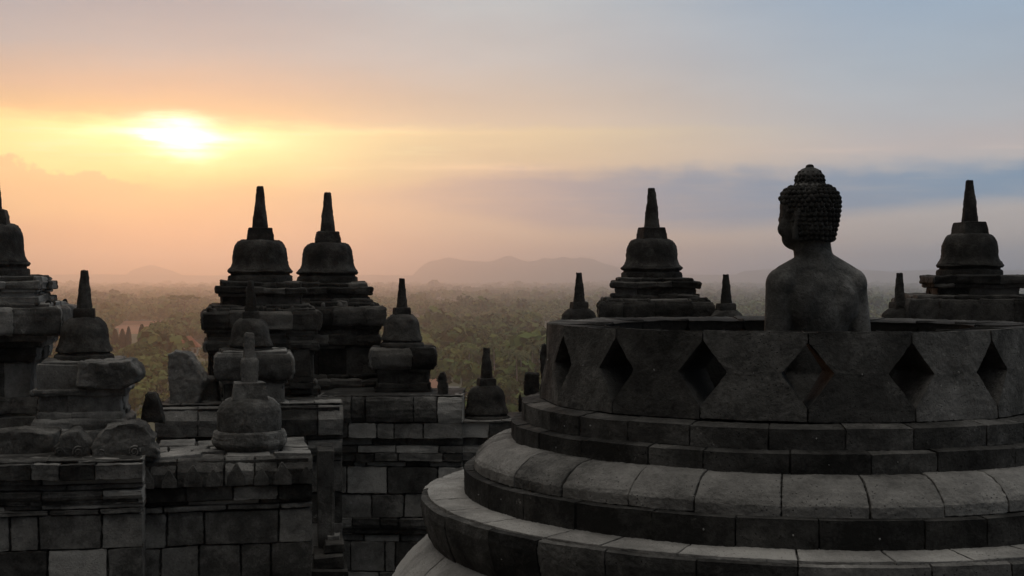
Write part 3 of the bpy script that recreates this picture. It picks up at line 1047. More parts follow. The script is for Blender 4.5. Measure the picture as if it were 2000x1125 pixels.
# near wall, right section with the paved top
AR = wall('near_wall', 'pale block wall at lower left below the broken squat stupa, paved top', 612, 9.3, R(12), -1.28, 0.0,
          [(1.19, 1.375, -.02, .27, 'lip', 'cornice'), (1.375, 1.475, .0, .30, 'flat', 'cornice'), (1.475, 1.505, .05, .5, 'flat', 'cornice'),
           (1.505, 1.545, .02, .4, 'flat', 'body'), (1.545, 1.775, .035, .40, 'flat', 'body'), (1.775, 2.01, .03, .33, 'flat', 'body'), (2.01, 2.24, .035, .38, 'flat', 'body'),
           (2.24, 2.5, .03, .36, 'flat', 'body'), (2.5, 3.3, .0, .5, 'flat', 'body')], ST_WALL, 101, 1.0)
mb = MB()   # flagstones of the paved top
for iy, (ya, yb) in enumerate(((.06, .25), (.25, .42), (.42, .62), (.62, .95))):
    for a, b in zip(*(lambda q: (q[:-1], q[1:]))(splits(-1.28, 0.0, .24, .3))):
        zt = 3.3 - 1.188 + .012 + rnd.uniform(-.012, .02)
        mb.box(a + .006, b - .006, ya + .004, yb - .004, 3.3 - 1.25, zt, rnd.uniform(.5, 1.0), .012)
mb.erode(.01, 4, 3).build('paving', ST_WALL, AR, .008, worn=.014, level=2)
for i in range(9):   # leaf-shaped antefixes carved on the roof edge
    mb = MB()
    x = -1.24 + i * .148 + rnd.uniform(-.012, .012)
    w = .062 if i % 2 else .05
    h = .145 if i % 2 else .115
    y0 = -.046
    z0 = 3.3 - 1.372
    mb.loft([[(x - w, y0, z0), (x + w, y0, z0), (x + w, y0 + .08, z0), (x - w, y0 + .08, z0)],
             [(x - w * .95, y0 + .004, z0 + h * .42), (x + w * .95, y0 + .004, z0 + h * .42), (x + w * .95, y0 + .08, z0 + h * .42), (x - w * .95, y0 + .08, z0 + h * .42)],
             [(x - .006, y0 + .012, z0 + h), (x + .006, y0 + .012, z0 + h), (x + .006, y0 + .08, z0 + h), (x - .006, y0 + .08, z0 + h)]], .12)
    mb.erode(.006, 9, 9 + i).build('antefix', ST_WALL, AR, .004)

AL = wall('near_wall', 'block wall at the lower left corner with a plain cornice of mixed stones', 278, 8.75, R(10), -1.9, 0.0,
          [(1.15, 1.165, .10, .35, 'flat', 'cornice'), (1.165, 1.262, .0, .27, 'flat', 'cornice'), (1.262, 1.30, .035, .5, 'flat', 'cornice'), (1.30, 1.335, .07, .5, 'flat', 'cornice'),
           (1.335, 1.425, .02, .36, 'ogee', 'cornice'), (1.425, 1.455, .06, .5, 'flat', 'cornice'), (1.455, 1.49, .03, .4, 'flat', 'body'),
           (1.49, 1.71, .045, .32, 'flat', 'body'), (1.71, 1.94, .04, .36, 'flat', 'body'), (1.94, 2.2, .045, .33, 'flat', 'body'), (2.2, 2.5, .04, .4, 'flat', 'body'), (2.5, 3.3, .0, .5, 'flat', 'body')],
          ST_WALL, 121, .8)

# plinth under the two niches
PL = wall('stone_plinth', 'moulded stone ledge carrying the two close niches, worn right corner', 670, 10.95, R(9), -1.45, 0.0,
          [(.985, 1.0, .10, .3, 'flat', 'cornice'), (1.0, 1.235, .0, .33, 'lip', 'cornice'), (1.235, 1.27, .06, .4, 'flat', 'cornice'), (1.27, 1.40, .02, .35, 'cush', 'cornice'),
           (1.40, 1.45, .07, .5, 'flat', 'body'), (1.45, 1.7, .09, .36, 'flat', 'body'), (1.7, 1.95, .10, .36, 'flat', 'body'), (1.95, 2.2, .09, .4, 'flat', 'body'), (2.2, 3.3, .05, .5, 'flat', 'body')],
          ST_WALL, 141, 2.2)

# wall beyond, running behind the open stupa
WB = wall('far_wall', 'dark block wall in the gap between the near wall and the stone ring', 640, 11.55, R(-1.5), -.1, 1.13,
          [(.975, .985, .06, .4, 'flat', 'cornice'), (.985, 1.205, .0, .27, 'cush', 'cornice'), (1.205, 1.335, .02, .30, 'flat', 'cornice'), (1.335, 1.40, .10, .5, 'flat', 'cornice'),
           (1.40, 1.46, .04, .34, 'flat', 'cornice'), (1.46, 1.53, .02, .30, 'flat', 'cornice'), (1.53, 1.575, .07, .3, 'flat', 'body'), (1.575, 1.80, .04, .33, 'flat', 'body'),
           (1.80, 2.0, .045, .30, 'flat', 'body'), (2.0, 2.14, .0, .30, 'ogee', 'base'), (2.14, 2.2, .06, .4, 'flat', 'base'), (2.2, 2.45, .03, .3, 'flat', 'base'), (2.45, 2.7, .03, .33, 'flat', 'base'), (2.7, 3.3, .0, .4, 'flat', 'base')],
          ST_WALL, 161, .9)
WB2 = wall('far_wall', 'lower dark wall under the lowest small stupa, running behind the stone ring', 893, 11.60, R(-1.5), -.02, 1.6,
           [(1.19, 1.205, .0, .4, 'flat', 'cornice'), (1.205, 1.335, .02, .30, 'flat', 'cornice'), (1.335, 1.40, .10, .5, 'flat', 'cornice'),
            (1.40, 1.46, .04, .34, 'flat', 'cornice'), (1.46, 1.53, .02, .30, 'flat', 'cornice'), (1.53, 1.575, .07, .3, 'flat', 'body'), (1.575, 1.80, .04, .33, 'flat', 'body'),
            (1.80, 2.0, .045, .30, 'flat', 'body'), (2.0, 2.14, .0, .30, 'ogee', 'base'), (2.14, 2.2, .06, .4, 'flat', 'base'), (2.2, 2.7, .03, .3, 'flat', 'base'), (2.7, 3.3, .0, .4, 'flat', 'base')],
           ST_WALL, 181, .9)
WC = wall('balustrade', 'dark balustrade behind the ring carrying the small stupas beside the statue', 1092, 12.35, R(-3), 0.0, 5.6,
          [(.595, .61, .05, .4, 'flat', 'cornice'), (.61, .80, .0, .32, 'cush', 'cornice'), (.80, .88, .08, .4, 'flat', 'cornice'), (.88, 1.2, .04, .36, 'flat', 'body'),
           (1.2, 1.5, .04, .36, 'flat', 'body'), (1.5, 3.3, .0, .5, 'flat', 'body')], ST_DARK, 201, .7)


def bake(o, tone):
    dg = bpy.context.evaluated_depsgraph_get()
    me = bpy.data.meshes.new_from_object(o.evaluated_get(dg))
    o.modifiers.clear()
    me.name = o.data.name
    o.data = me
    if 'tone' in me.attributes: me.attributes.remove(me.attributes['tone'])
    a = me.attributes.new('tone', 'FLOAT', 'POINT')
    a.data.foreach_set('value', [tone] * len(me.vertices))


# ------------------------------------------------------------------ loose stones, finials, ornaments
def slab(name, label, cat, pts, d, thick, mat, tone=.6, seed=1, rot=0.0, bevel=.012, amp=.012):
    """broken stone whose outline is given in photo pixels at depth d"""
    ys = [p[1] for p in pts]
    cxp = sum(p[0] for p in pts) / len(pts)
    o = P(cxp, max(ys), d)
    s = d / F
    pr = []
    n = len(pts)
    for i in range(n):
        (ax, ay), (bx, by) = pts[i], pts[(i + 1) % n]
        for t in (0, .5):
            pr.append(((ax + (bx - ax) * t - cxp) * s, (max(ys) - ay - (by - ay) * t) * s))
    rings = []
    for k, (yy, f) in enumerate(((0, .93), (.03, 1.0), (thick * .5, 1.0), (thick - .03, .98), (thick, .9))):
        cz = sum(p[1] for p in pr) / len(pr)
        rings.append([(x * f, yy, cz + (z - cz) * f) for x, z in pr])
    mb = MB()
    mb.loft(rings, tone)
    mb.erode(amp, 7, seed)
    ob = mb.build(name, mat, None, 0, angle=30, worn=.024, wsize=.06, voxel=.011)
    bake(ob, tone)
    ob.location = o
    ob.rotation_euler = (0, 0, rot)
    tag(ob, label, cat)
    return ob


slab('broken_slab', 'pale broken upright slab with a slanting top left of the two niches', 'slab',
     [(326, 796), (322, 740), (324, 690), (342, 684), (366, 686), (378, 704), (394, 728), (402, 744), (392, 770), (384, 796)], 10.95, .16, ST_WALL, .55, 3, R(-6))
slab('stone_block', 'dark sloping stone wedged behind the pale broken slab', 'stone block', [(340, 798), (352, 775), (380, 748), (400, 735), (424, 740), (430, 798)], 11.15, .3, ST_WALL, .3, 4, R(8))
slab('broken_pinnacle', 'small dark truncated pinnacle standing left of the pale slab', 'pinnacle', [(272, 828), (277, 800), (283, 772), (290, 766), (303, 767), (309, 776), (316, 803), (321, 828)], 9.75, .19, ST_DARK, .3, 5, R(10))
slab('carved_stone', 'large rounded carved stone with curls on the near wall, below the truncated pinnacle', 'carved stone', [(180, 900), (178, 874), (190, 850), (204, 836), (232, 828), (262, 824), (282, 832), (300, 856), (296, 870), (310, 884), (308, 900)], 9.02, .30, ST_WALL, .38, 6, R(10), .02, .02)
slab('carved_stone', 'smaller dark carved stone with a fanged face, left of the large rounded one', 'carved stone', [(100, 902), (99, 872), (110, 866), (114, 850), (138, 840), (152, 843), (160, 852), (176, 866), (180, 902)], 8.98, .28, ST_WALL, .35, 7, R(10), .02, .02)
# curls on the carved stones
for (nm, cxp, spots, d, tn) in (('carved_stone', 0, [(198, 884, 13), (262, 882, 12)], 9.0, .6), ('carved_stone.001', 0, [(116, 884, 10), (152, 884, 13)], 8.96, .3)):
    ob = bpy.data.objects.get(nm)
    inv = Matrix.Rotation(-ob.rotation_euler.z, 4, 'Z') @ Matrix.Translation(-ob.location)
    for (qx, qy, qr) in spots:
        c = inv @ P(qx, qy, d)
        s = d / F
        ns = 26
        pts = []
        mb = MB()
        for k in range(ns):
            a = k / ns * 4.2 * math.pi
            r = qr * s * (1 - k / ns * .85)
            pts.append((c.x + r * math.cos(a), c.y + .006 - .014 * k / ns, c.z + r * math.sin(a)))
        mb.tube(pts, [qr * s * (.15 - .07 * k / ns) for k in range(ns)], 6, tn)
        mb.erode(.005, 24, 2).build('scroll', ST_WALL, ob)

slab('carved_spout', 'broken carved spout stone jutting right from the worn pedestal near the left edge', 'carved stone',
     [(150, 758), (150, 706), (254, 703), (257, 711), (266, 718), (271, 733), (266, 744), (262, 750), (248, 757), (236, 763), (200, 764)], 9.56, .4, ST_WALL, .5, 21, R(6), .012, .014)
slab('low_block', 'dark flat block behind the fanged stone at the left edge', 'stone block', [(-40, 903), (-40, 846), (30, 840), (104, 846), (104, 903)], 9.15, .35, ST_WALL, .25, 8, R(8), .015, .01)
slab('wall_finial', 'small round-topped ribbed finial on the far wall, right of the two-block pedestal', 'finial', [(855, 776), (853, 757), (855, 736), (860, 726), (868, 725), (874, 734), (876, 757), (876, 776)], 11.7, .09, ST_DARK, .3, 9, 0, .008, .008)
slab('stone_block', 'dark squared stone post left of the ring', 'stone block', [(1022, 775), (1023, 730), (1026, 727), (1055, 728), (1056, 775)], 11.6, .14, ST_DARK, .25, 10, 0)
slab('stone_block', 'block bearing the dark post left of the ring', 'stone block', [(1012, 830), (1014, 776), (1070, 774), (1076, 830)], 11.65, .2, ST_DARK, .45, 13, 0)
slab('wall_finial', 'thin dark finial below the squared post left of the ring', 'finial', [(1010, 806), (1011, 778), (1014, 767), (1018, 765), (1020, 778), (1020, 806)], 11.3, .06, ST_DARK, .2, 11, 0, .006, .006)
slab('wall_finial', 'dark finial half hidden behind the left rim of the ring', 'finial', [(1054, 715), (1053, 690), (1057, 672), (1064, 668), (1072, 676), (1073, 715), (1070, 780), (1060, 780)], 11.6, .1, ST_DARK, .3, 12, 0, .006, .008)
# pilaster and steps in the corner between near and far wall
cor = thing('stone_post', 'upright stone pilaster in the dark corner right of the paved near wall', 'pilaster', P(646, 1070, 10.55), R(9))
mb = MB()
s_ = 10.55 / F
mb.box(-26 * s_, 6 * s_, -.02, .3, 0, 190 * s_, .15, .004)
mb.box(1 * s_, 7 * s_, -.03, .05, .001, 128 * s_, .35, .004)
mb.box(-6 * s_, 18 * s_, -.06, .10, 0.001, 26 * s_, .5, .006)
mb.erode(.008, 8, 2).build('shaft', ST_WALL, cor, .005, worn=.014)
stp = thing('stone_steps', 'dark stone steps in the bottom corner below the corner pilaster', 'steps', P(655, 1130, 10.2), R(9))
s_ = 10.2 / F
mb = MB()
mb.box(-48 * s_, 24 * s_, -.10, .35, -1.2, 20 * s_, .3, .006)
mb.box(-42 * s_, 18 * s_, .0, .42, 20 * s_ + .002, 42 * s_, .35, .006)
mb.box(-20 * s_, 20 * s_, .12, .5, 42 * s_ + .004, 62 * s_, .3, .006)
mb.erode(.010, 8, 5).build('treads', ST_DARK, stp, .007, worn=.016)

# ------------------------------------------------------------------ the plain: trees, palms, houses
nr = np.random.RandomState(5)


def leaf_cloud(n, rad, size, seed, flat=1.0, shell=.55, lobes=7):
    """n leaf-clump quads spread through a lobed crown; returns verts (n*4,3), tones (n*4)"""
    r = np.random.RandomState(seed)
    lc = r.normal(size=(lobes, 3))
    lc /= np.linalg.norm(lc, axis=1)[:, None]
    lc[:, 2] *= .8
    lc *= np.array(rad) * r.uniform(.35, .62, (lobes, 1))
    lr = r.uniform(.36, .58, lobes)
    which = r.randint(0, lobes, n)
    d = r.normal(size=(n, 3))
    d /= np.linalg.norm(d, axis=1)[:, None]
    c = lc[which] + d * np.array(rad) * lr[which][:, None] * (r.uniform(shell, 1, n) ** .5)[:, None]
    nrm = d * 1.0 + r.normal(size=(n, 3)) * .38 + np.array([0, 0, .25])     # leaf sprays face outwards
    nrm /= np.linalg.norm(nrm, axis=1)[:, None]
    u = np.cross(nrm, r.normal(size=(n, 3)))
    u /= np.linalg.norm(u, axis=1)[:, None]
    w = np.cross(nrm, u)
    sz = size * r.uniform(.6, 1.3, n)[:, None]
    q = np.stack([c - u * sz, c + w * sz * .8, c + u * sz, c - w * sz * .8], axis=1)
    tl = r.uniform(.05, .9, lobes)[which] + r.uniform(-.08, .08, n)
    return q.reshape(-1, 3), np.repeat(tl, 4)


def quads_obj(name, verts, tones, mat, parent=None):
    me = bpy.data.meshes.new(name)
    n = len(verts) // 4
    me.vertices.add(len(verts))
    me.vertices.foreach_set('co', np.asarray(verts, dtype=np.float32).ravel())
    me.loops.add(len(verts))
    me.loops.foreach_set('vertex_index', np.arange(len(verts), dtype=np.int32))
    me.polygons.add(n)
    me.polygons.foreach_set('loop_start', np.arange(n, dtype=np.int32) * 4)
    me.polygons.foreach_set('loop_total', np.full(n, 4, dtype=np.int32))
    a = me.attributes.new('tone', 'FLOAT', 'POINT')
    a.data.foreach_set('value', np.asarray(tones, dtype=np.float32))
    me.materials.append(mat)
    me.update(calc_edges=True)
    o = bpy.data.objects.new(name, me)
    COL.objects.link(o)
    if parent: o.parent = parent
    return o


def copy_thing(root, loc, rotz, scale, label, group=None, name=None):
    r = root.copy()
    COL.objects.link(r)
    r.location = loc
    r.rotation_euler = (0, 0, rotz)
    r.scale = scale
    r['label'] = label
    if group: r['group'] = group
    for ch in root.children:
        c = ch.copy()
        COL.objects.link(c)
        c.parent = r
    return r


def gpt(px, py):
    """point of the plain seen at photo pixel"""
    d = CAMZ * F / (py - 545)
    return Vector(((px - 1000) / F * d, d, 0)), d


def make_tree(name, label, cat, h, cr, mat, seed, nleaf=1500, size=.75, crown_z=.62, flat=1.0, group=None):
    root = thing(name, label, cat, (0, 0, 0), 0, group)
    r = random.Random(seed)
    mb = MB()
    mb.tube([(0, 0, -.3), (.1, .05, h * .2), (.05, .12, h * .42), (0, .1, h * .6)], [h * .028, h * .022, h * .017, h * .010], 8)
    for i in range(6):
        a = i * 1.05 + r.uniform(-.3, .3)
        z0 = h * r.uniform(.32, .5)
        mb.tube([(0, .1, z0), (math.cos(a) * cr[0] * .35, math.sin(a) * cr[0] * .35, z0 + h * .12), (math.cos(a) * cr[0] * .72, math.sin(a) * cr[0] * .72, z0 + h * .2)],
                [h * .012, h * .008, h * .004], 6)
    mb.build('trunk', BARK, root)
    v, t = leaf_cloud(nleaf, cr, size, seed, lobes=11)
    v[:, 2] += h * crown_z
    quads_obj('crown', v, t, mat, root)
    return root


# individually visible trees -------------------------------------------------
TREE_G = 'trees on the plain beyond the temple'
broad = make_tree('broadleaf_tree', 'bright lime green round tree in the gap just left of the truncated pinnacle', 'tree', 12, (7.5, 7.5, 6), FOL_L, 3, group=TREE_G)
p, d = gpt(262, 812)
broad.location = p
protoA = make_tree('broadleaf_tree', 'olive green tree in the gap above the lime tree', 'tree', 15, (7.5, 7.5, 6.5), FOL, 8, group=TREE_G)
protoA.location = gpt(300, 752)[0]
protoB = make_tree('broadleaf_tree', 'dense green tree behind the lowest small stupa', 'tree', 17, (9, 9, 7.5), FOL, 12, group=TREE_G)
protoB.location = gpt(905, 745)[0]
spec = [(protoA, 272, 742, 1.0, 'dull green tree between the lime tree and the cypress row'),
        (protoB, 318, 762, .9, 'green tree partly behind the pale broken slab'),
        (protoA, 342, 765, .6, 'olive tree showing over the slanting top of the pale slab'),
        (protoB, 392, 752, .55, 'yellowish tree at the left foot of the two niches'),
        (protoA, 242, 728, .8, 'tree beside the small stupa near the left edge'),
        (protoB, 862, 722, 1.0, 'round tree above the ribbed wall finial'),
        (protoA, 884, 712, 1.1, 'wide leafy tree left of the lowest stupa spire'),
        (protoB, 930, 700, 1.15, 'large green tree directly behind the lowest stupa spire'),
        (protoA, 975, 722, 1.0, 'leafy tree right of the lowest stupa spire'),
        (protoB, 1000, 760, .8, 'low bushy tree between the lowest stupa and the squared post'),
        (protoA, 985, 800, .7, 'low tree right beside the lowest stupa bell'),
        (protoB, 1040, 715, 1.0, 'green tree above the dark squared post'),
        (protoA, 905, 762, .8, 'shrubby tree by the road left of the lowest stupa'),
        (protoB, 1035, 660, 1.2, 'taller dark tree left of the ring rim, standing above the wood'),
        (protoA, 870, 680, 1.2, 'olive tree right of the two-block pedestal'),
        (protoB, 845, 700, 1.0, 'tree touching the right edge of the two-block pedestal'),
        (protoA, 1060, 690, 1.0, 'tree against the left rim of the ring'),
        (protoB, 312, 698, 1.1, 'dark spreading tree right of the cypress row'),
        (protoA, 375, 655, .9, 'dark low tree behind the red roofed house'),
        (protoB, 404, 660, .8, 'dark low tree right of the red roofed house'),
        (protoB, 402, 712, .5, 'small tree between the house and the niche')]
for (src, px, py, k, lab) in spec:
    p, d = gpt(px, py)
    copy_thing(src, p, rnd.uniform(0, 6.28), (k, k, k * rnd.uniform(.9, 1.1)), lab, TREE_G)

# cypress row
cyp = thing('cypress_tree', 'leftmost dark cypress in the row behind the small stupa near the left edge', 'tree', gpt(225, 700)[0], 0, 'cypress row on the plain')
mb = MB()
mb.tube([(0, 0, -.3), (0, 0, 4), (0, 0, 12)], [.28, .22, .05], 8)
mb.build('trunk', BARK, cyp)
r_ = np.random.RandomState(4)
n = 1400
t = r_.uniform(0, 1, n)
rad = 2.0 * np.sin(np.pi * np.clip(t * .93 + .07, 0, 1)) ** .55 * r_.uniform(.75, 1.05, n)
an = r_.uniform(0, 6.28, n)
c = np.stack([rad * np.cos(an), rad * np.sin(an), 1 + 13.5 * t], 1)
u = np.stack([np.cos(an) * .3, np.sin(an) * .3, np.ones(n)], 1)
w = np.stack([-np.sin(an), np.cos(an), np.zeros(n)], 1)
sz = r_.uniform(.35, .7, n)[:, None]
q = np.stack([c - u * sz, c + w * sz * .6, c + u * sz, c - w * sz * .6], 1).reshape(-1, 3)
quads_obj('crown', q, np.repeat(r_.uniform(.1, .8, n), 4), FOL_D, cyp)
for px, py, k, lab in ((239, 698, .98, 'second cypress of the row, a broad one, left of the thin one'), (251, 697, 1.05, 'thin tall cypress, third in the row'),
                       (277, 696, 1.12, 'tallest cypress, beside the spreading dark tree'), (284, 700, .8, 'shortest cypress, tucked behind the tallest one')):
    p, d = gpt(px, py)
    copy_thing(cyp, p, rnd.uniform(0, 6), (k * (.75 if 'thin' in lab and 'third' in lab else 1), k * .9, k), lab)

# coconut palms
def make_palm(name, label, h, seed):
    root = thing(name, label, 'tree', (0, 0, 0), 0, 'coconut palms beyond the lowest stupa')
    r = random.Random(seed)
    mb = MB()
    bx, by = r.uniform(-1, 1), r.uniform(-1, 1)
    top = Vector((bx, by, h))
    mb.tube([(0, 0, -.3), (bx * .2, by * .2, h * .3), (bx * .55, by * .55, h * .7), tuple(top)], [.32, .24, .2, .17], 8)
    mb.build('trunk', BARK_P, root)
    vs, ts = [], []
    for i in range(20):
        a = i * 2.4 + r.uniform(-.2, .2)
        up = r.uniform(-.3, .95)
        L_ = r.uniform(3.2, 4.3)
        pts = []
        for k in range(9):
            s = k / 8
            pts.append(top + Vector((math.cos(a) * L_ * s * (1 - .25 * up), math.sin(a) * L_ * s * (1 - .25 * up), L_ * (up * s * .8 - 1.0 * s * s * (.55 + .2 * up)))))
        side = Vector((-math.sin(a), math.cos(a), 0))
        for k in range(8):
            p0, p1 = pts[k], pts[k + 1]
            wd = .62 * math.sin(math.pi * min(1, (k + 1) / 9)) + .12
            for sg in (-1, 1):
                e0 = p0 + side * sg * wd - Vector((0, 0, .35 * wd))
                e1 = p0.lerp(p1, .75) + side * sg * wd - Vector((0, 0, .35 * wd))
                vs += [tuple(p0), tuple(p0.lerp(p1, .8)), tuple(e1 + (p1 - p0) * .5), tuple(e0 + (p1 - p0) * .5)]
                ts += [r.uniform(.2, .9)] * 4
    quads_obj('crown', np.array(vs), np.array(ts), FOL_P, root)
    return root


palm = make_palm('coconut_palm', 'coconut palm with a pale trunk left of the squared post', 17, 3)
palm.location = gpt(1011, 800)[0]
for px, py, k, lab in ((1018, 795, 1.02, 'coconut palm just right of the pale trunked one, left of the post'), (967, 778, 1.05, 'coconut palm right behind the lowest stupa spire'),
                       (1040, 785, 1.08, 'coconut palm crown showing above the squared post'), (995, 770, .9, 'shorter coconut palm between the spire and the pale trunked palm'),
                       (1052, 760, 1.0, 'coconut palm against the ring rim, above the hidden finial'), (915, 752, .8, 'short coconut palm left of the lowest stupa spire')):
    p, d = gpt(px, py)
    copy_thing(palm, p, rnd.uniform(0, 6), (k, k, k), lab)

# umbrella-crowned tree on the skyline of the wood
um = thing('umbrella_tree', 'wide flat-topped umbrella tree standing above the wood left of the two niches', 'tree', gpt(360, 632)[0], 0, None)
mb = MB()
mb.tube([(0, 0, 0), (.3, 0, 9), (0, .3, 17), (0, 0, 22)], [.7, .55, .4, .2], 8)
for i in range(9):
    a = i * .7
    mb.tube([(0, .2, 13 + i * .6), (math.cos(a) * 6, math.sin(a) * 6, 19 + i * .3), (math.cos(a) * 12, math.sin(a) * 12, 22 + i * .5)], [.28, .18, .08], 6)
mb.build('trunk', BARK, um)
vv, tt = [], []
for i in range(13):
    a = i * .95
    rr_ = (i % 4) * 3.6 + 1
    v, t = leaf_cloud(120, (5.5, 5.5, .9), .8, 40 + i, flat=.3, lobes=4)
    v += np.array([math.cos(a) * rr_, math.sin(a) * rr_, 24.5 - abs(rr_) * .18 + rnd.uniform(-1.6, 1.8)])
    vv.append(v); tt.append(t)
quads_obj('crown', np.concatenate(vv), np.concatenate(tt), FOL, um)


# ---- houses
def house(name, label, px, py, w, dp, h, roof_h, over, roofmat, nwin, rot=0.0, gable=False, cat='house'):
    p, d = gpt(px, py)
    root = thing(name, label, cat, p, rot)
    mb = MB()
    mb.box(-w / 2, w / 2, -dp / 2, dp / 2, 0, h, .5)
    mb.build('walls', PLAST, root, smooth=False)
    mb = MB()
    a, b = w / 2 + over, dp / 2 + over
    rg = a if gable else a - b * .9
    mb.add([(-a, -b, h), (a, -b, h), (a, b, h), (-a, b, h), (-a, -b, h + .25), (a, -b, h + .25), (a, b, h + .25), (-a, b, h + .25), (-rg, 0, h + roof_h), (rg, 0, h + roof_h)],
           [(3, 2, 1, 0), (0, 1, 5, 4), (1, 2, 6, 5), (2, 3, 7, 6), (3, 0, 4, 7), (4, 5, 9, 8), (6, 7, 8, 9), (5, 6, 9), (7, 4, 8)], .5)
    mb.build('roof', roofmat, root, smooth=False)
    for i in range(nwin):
        x = -w / 2 + (i + .5) * w / nwin
        mb = MB()
        mb.box(x - w / nwin * .25, x + w / nwin * .25, -dp / 2 - .06, -dp / 2 + .06, h * .35, h * .8, .5)
        mb.build('window', GLASS, root, smooth=False)
    return root


house('village_house', 'white walled house with a red hip roof left of the two niches', 366, 694, 11.5, 9, 4.4, 5.6, 1.0, TILE, 4, R(8))
house('village_house', 'house with a low brown roof in front of the red roofed house', 346, 712, 10, 8, 2.4, 3.6, 1.2, TILE2, 3, R(-6))
house('village_house', 'small pink roofed hut above the lime green tree', 263, 730, 6, 5, 2.6, 2.2, .7, TILE, 2, R(20))
house('long_shed', 'long white roofed shed far out on the plain above the lowest stupa', 952, 571.0, 46, 30, 6, 5, 1.5, SHEET, 5, 0, True, 'shed')
house('long_shed', 'smaller white roofed shed on the far plain, left of the long one', 894, 565.5, 34, 24, 5, 5, 1.5, SHEET, 4, R(5), True, 'shed')
house('village_house', 'tiny pale house among the trees near the umbrella tree', 396, 588.5, 15, 12, 5, 3, .8, SHEET, 3, 0)

# ---- fields, road
def strip(name, px0, px1, py0, py1, mat, z):
    pts = []
    for px, py in ((px0, py1), (px1, py1), (px1, py0), (px0, py0)):
        p, d = gpt(px, py)
        p.z = z
        pts.append(p)
    return sheet(name, pts, mat)


strip('bare_field', 225, 400, 627, 641, EARTH, .02)
strip('bare_field', 832, 870, 738, 790, EARTH, .024)
strip('bare_field', 232, 322, 640, 652, EARTH, .028)
sheet('road', [gpt(880, 830)[0] + Vector((0, 0, .03)), gpt(925, 830)[0] + Vector((0, 0, .03)), gpt(896, 755)[0] + Vector((0, 0, .03)), gpt(872, 755)[0] + Vector((0, 0, .03))], ROAD)
sheet('road_line', [gpt(903, 830)[0] + Vector((0, 0, .04)), gpt(905.5, 830)[0] + Vector((0, 0, .04)), gpt(889.5, 758)[0] + Vector((0, 0, .04)), gpt(888, 758)[0] + Vector((0, 0, .04))], PAINT)

# ---- the wood that covers the plain: one mass
protos = [leaf_cloud(170, (6, 6, 4.8), 1.15, 60 + i, lobes=7) for i in range(6)]
protos_far = [leaf_cloud(34, (11, 11, 6), 3.4, 80 + i, lobes=4) for i in range(6)]


def clear(px, py):
    if 222 < px < 402 and 634 < py < 652: return True
    if 325 < px < 412 and 672 < py < 765: return True
    if 835 < px < 860 and 725 < py < 800: return True
    if 872 < px < 920 and py > 750: return True
    if 215 < px < 302 and 652 < py < 750: return rnd.random() < .93
    if 300 < px < 330 and 640 < py < 702: return rnd.random() < .8
    return False


V, T = [], []
def scatter(protos, d0, d1, spacing, kz, pxa, pxb, lo, hi):
    area = 0
    d = d0
    while d < d1:
        wdt = (pxb - pxa) / F * d
        n = max(1, int(wdt / spacing))
        for i in range(n):
            dd = d + rnd.uniform(-.5, .5) * spacing
            px = pxa + (pxb - pxa) * (i + rnd.random()) / n
            py = 545 + CAMZ * F / dd
            if clear(px, py): continue
            x = (px - 1000) / F * dd
            # clearings and groves
            dens = mnoise.noise(Vector((x * .004, dd * .004, 0))) + .5 * mnoise.noise(Vector((x * .015, dd * .015, 5)))
            if dens < -.12: continue
            v, t = protos[rnd.randrange(len(protos))]
            k = rnd.uniform(lo, hi)
            k *= 1 + .55 * mnoise.noise(Vector((x * .006, dd * .003, 3)))
            if rnd.random() < .05: k *= 1.4
            a = rnd.uniform(0, 6.28)
            ca, sa = math.cos(a) * k, math.sin(a) * k
            w = np.empty_like(v)
            w[:, 0] = v[:, 0] * ca - v[:, 1] * sa + x
            w[:, 1] = v[:, 0] * sa + v[:, 1] * ca + dd
            w[:, 2] = v[:, 2] * k + kz * k
            V.append(w)
            hue = .5 + 1.1 * mnoise.noise(Vector((x * .012, dd * .007, 9))) + rnd.uniform(-.25, .3)
            T.append(np.clip(t * .55 + hue * .5 + .02, 0, 1))
        d += spacing * .9
scatter(protos, 170, 430, 15, 5.0, -500, 2500, .6, 1.0)
scatter(protos, 430, 1100, 13, 6.0, -150, 1250, .75, 1.65)
scatter(protos, 1100, 1900, 16, 6.5, -150, 2150, .9, 1.6)
scatter(protos_far, 1900, 5000, 42, 6.0, -150, 2150, .8, 1.5)
scatter(protos_far, 5000, 8200, 75, 6.0, -150, 2150, 1.3, 2.0)
wood = quads_obj('distant_wood', np.concatenate(V), np.concatenate(T), FOL_W)
tag(wood, 'hazy green wood covering the plain to the horizon', 'wood', kind='stuff')

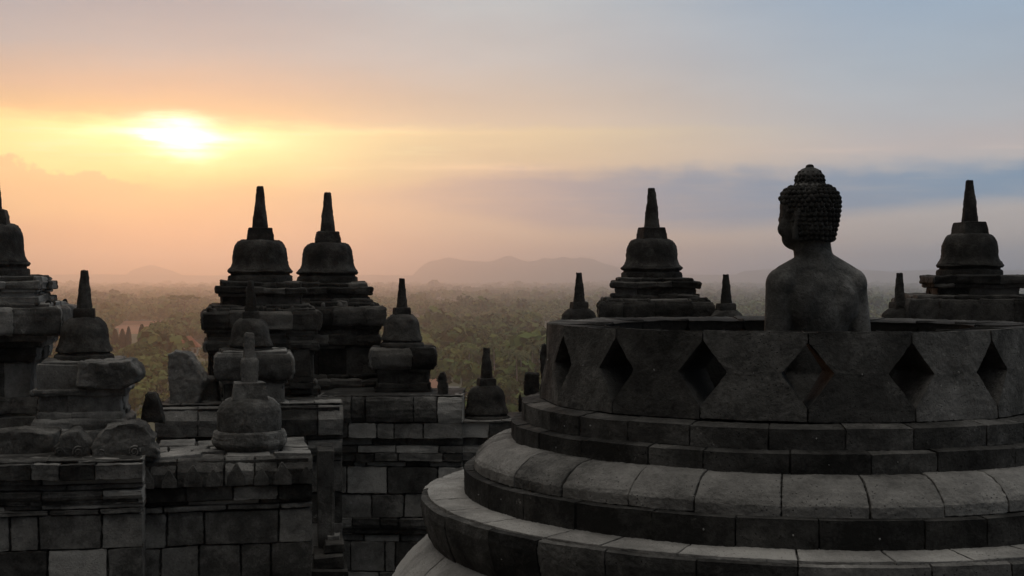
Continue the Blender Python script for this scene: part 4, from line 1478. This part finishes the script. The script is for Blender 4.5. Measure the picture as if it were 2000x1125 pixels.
# ---- distant hills
def ridge(name, prof_, d, depth):
    """prof_: [(px, py)] skyline at depth d; a real ridge with front and back slopes"""
    mb = MB()
    xs = np.arange(prof_[0][0], prof_[-1][0] + 1, 8)
    ys = np.interp(xs, [p[0] for p in prof_], [p[1] for p in prof_])
    rows = []
    for t in (-1, -.6, -.3, -.12, 0, .12, .3, .6, 1):
        row = []
        for px, py in zip(xs, ys):
            h = CAMZ + (545 - py) / F * d
            x = (px - 1000) / F * d
            hh = h * max(0, (1 - abs(t)) ** 1.3)
            hh += mnoise.noise(Vector((x * .003, t * 3, 2))) * h * .04 + mnoise.noise(Vector((x * .011, t * 5, 7))) * h * .035
            row.append((x, d + t * depth, max(.5 if abs(t) < 1 else -.5, hh)))
        rows.append(row)
    n = len(xs)
    vs = [p for r in rows for p in r]
    fs = [(k * n + i, k * n + i + 1, (k + 1) * n + i + 1, (k + 1) * n + i) for k in range(len(rows) - 1) for i in range(n - 1)]
    mb.add(vs, fs, .5)
    return tag(mb.build(name, HILLM, angle=80), kind='structure')


ridge('hills', [(790, 556), (812, 531), (826, 517), (842, 510), (858, 507), (872, 503), (890, 505), (905, 509), (930, 511), (955, 512), (972, 507), (986, 501), (998, 500), (1012, 504), (1028, 511), (1046, 509), (1062, 504), (1080, 506), (1100, 501), (1120, 505), (1138, 502), (1158, 506), (1178, 515), (1200, 519), (1225, 528), (1260, 535), (1330, 548), (1400, 556)], 9300, 700)
ridge('hills', [(225, 560), (255, 528), (275, 522), (290, 518), (305, 520), (325, 525), (350, 534), (400, 556)], 10000, 350)
ridge('hills', [(1380, 562), (1450, 530), (1540, 522), (1640, 524), (1740, 530), (1850, 526), (1950, 528), (2100, 526), (2250, 556)], 9500, 500)
ridge('hills', [(-400, 548), (-100, 537), (200, 536), (420, 538), (700, 537), (900, 539), (1200, 538), (1500, 536), (1800, 538), (2100, 536), (2400, 549)], 9600, 400)

# ------------------------------------------------------------------ haze: a closed box of air
hm, g = newmat("morning_haze")
pv = g.n('ShaderNodeVolumePrincipled')
pv.inputs['Color'].default_value = (0.88, 0.91, 0.95, 1)
pv.inputs['Density'].default_value = 2.45e-4
pv.inputs['Anisotropy'].default_value = 0.78
o = g.n('ShaderNodeOutputMaterial')
g.link(pv.outputs[0], o.inputs['Volume'])
mb = MB()
mb.box(-8500, 8500, -300, 10600, -1.0, CAMZ + 182, .5)
hz = mb.build('haze', hm, smooth=False)
tag(hz, kind='stuff')
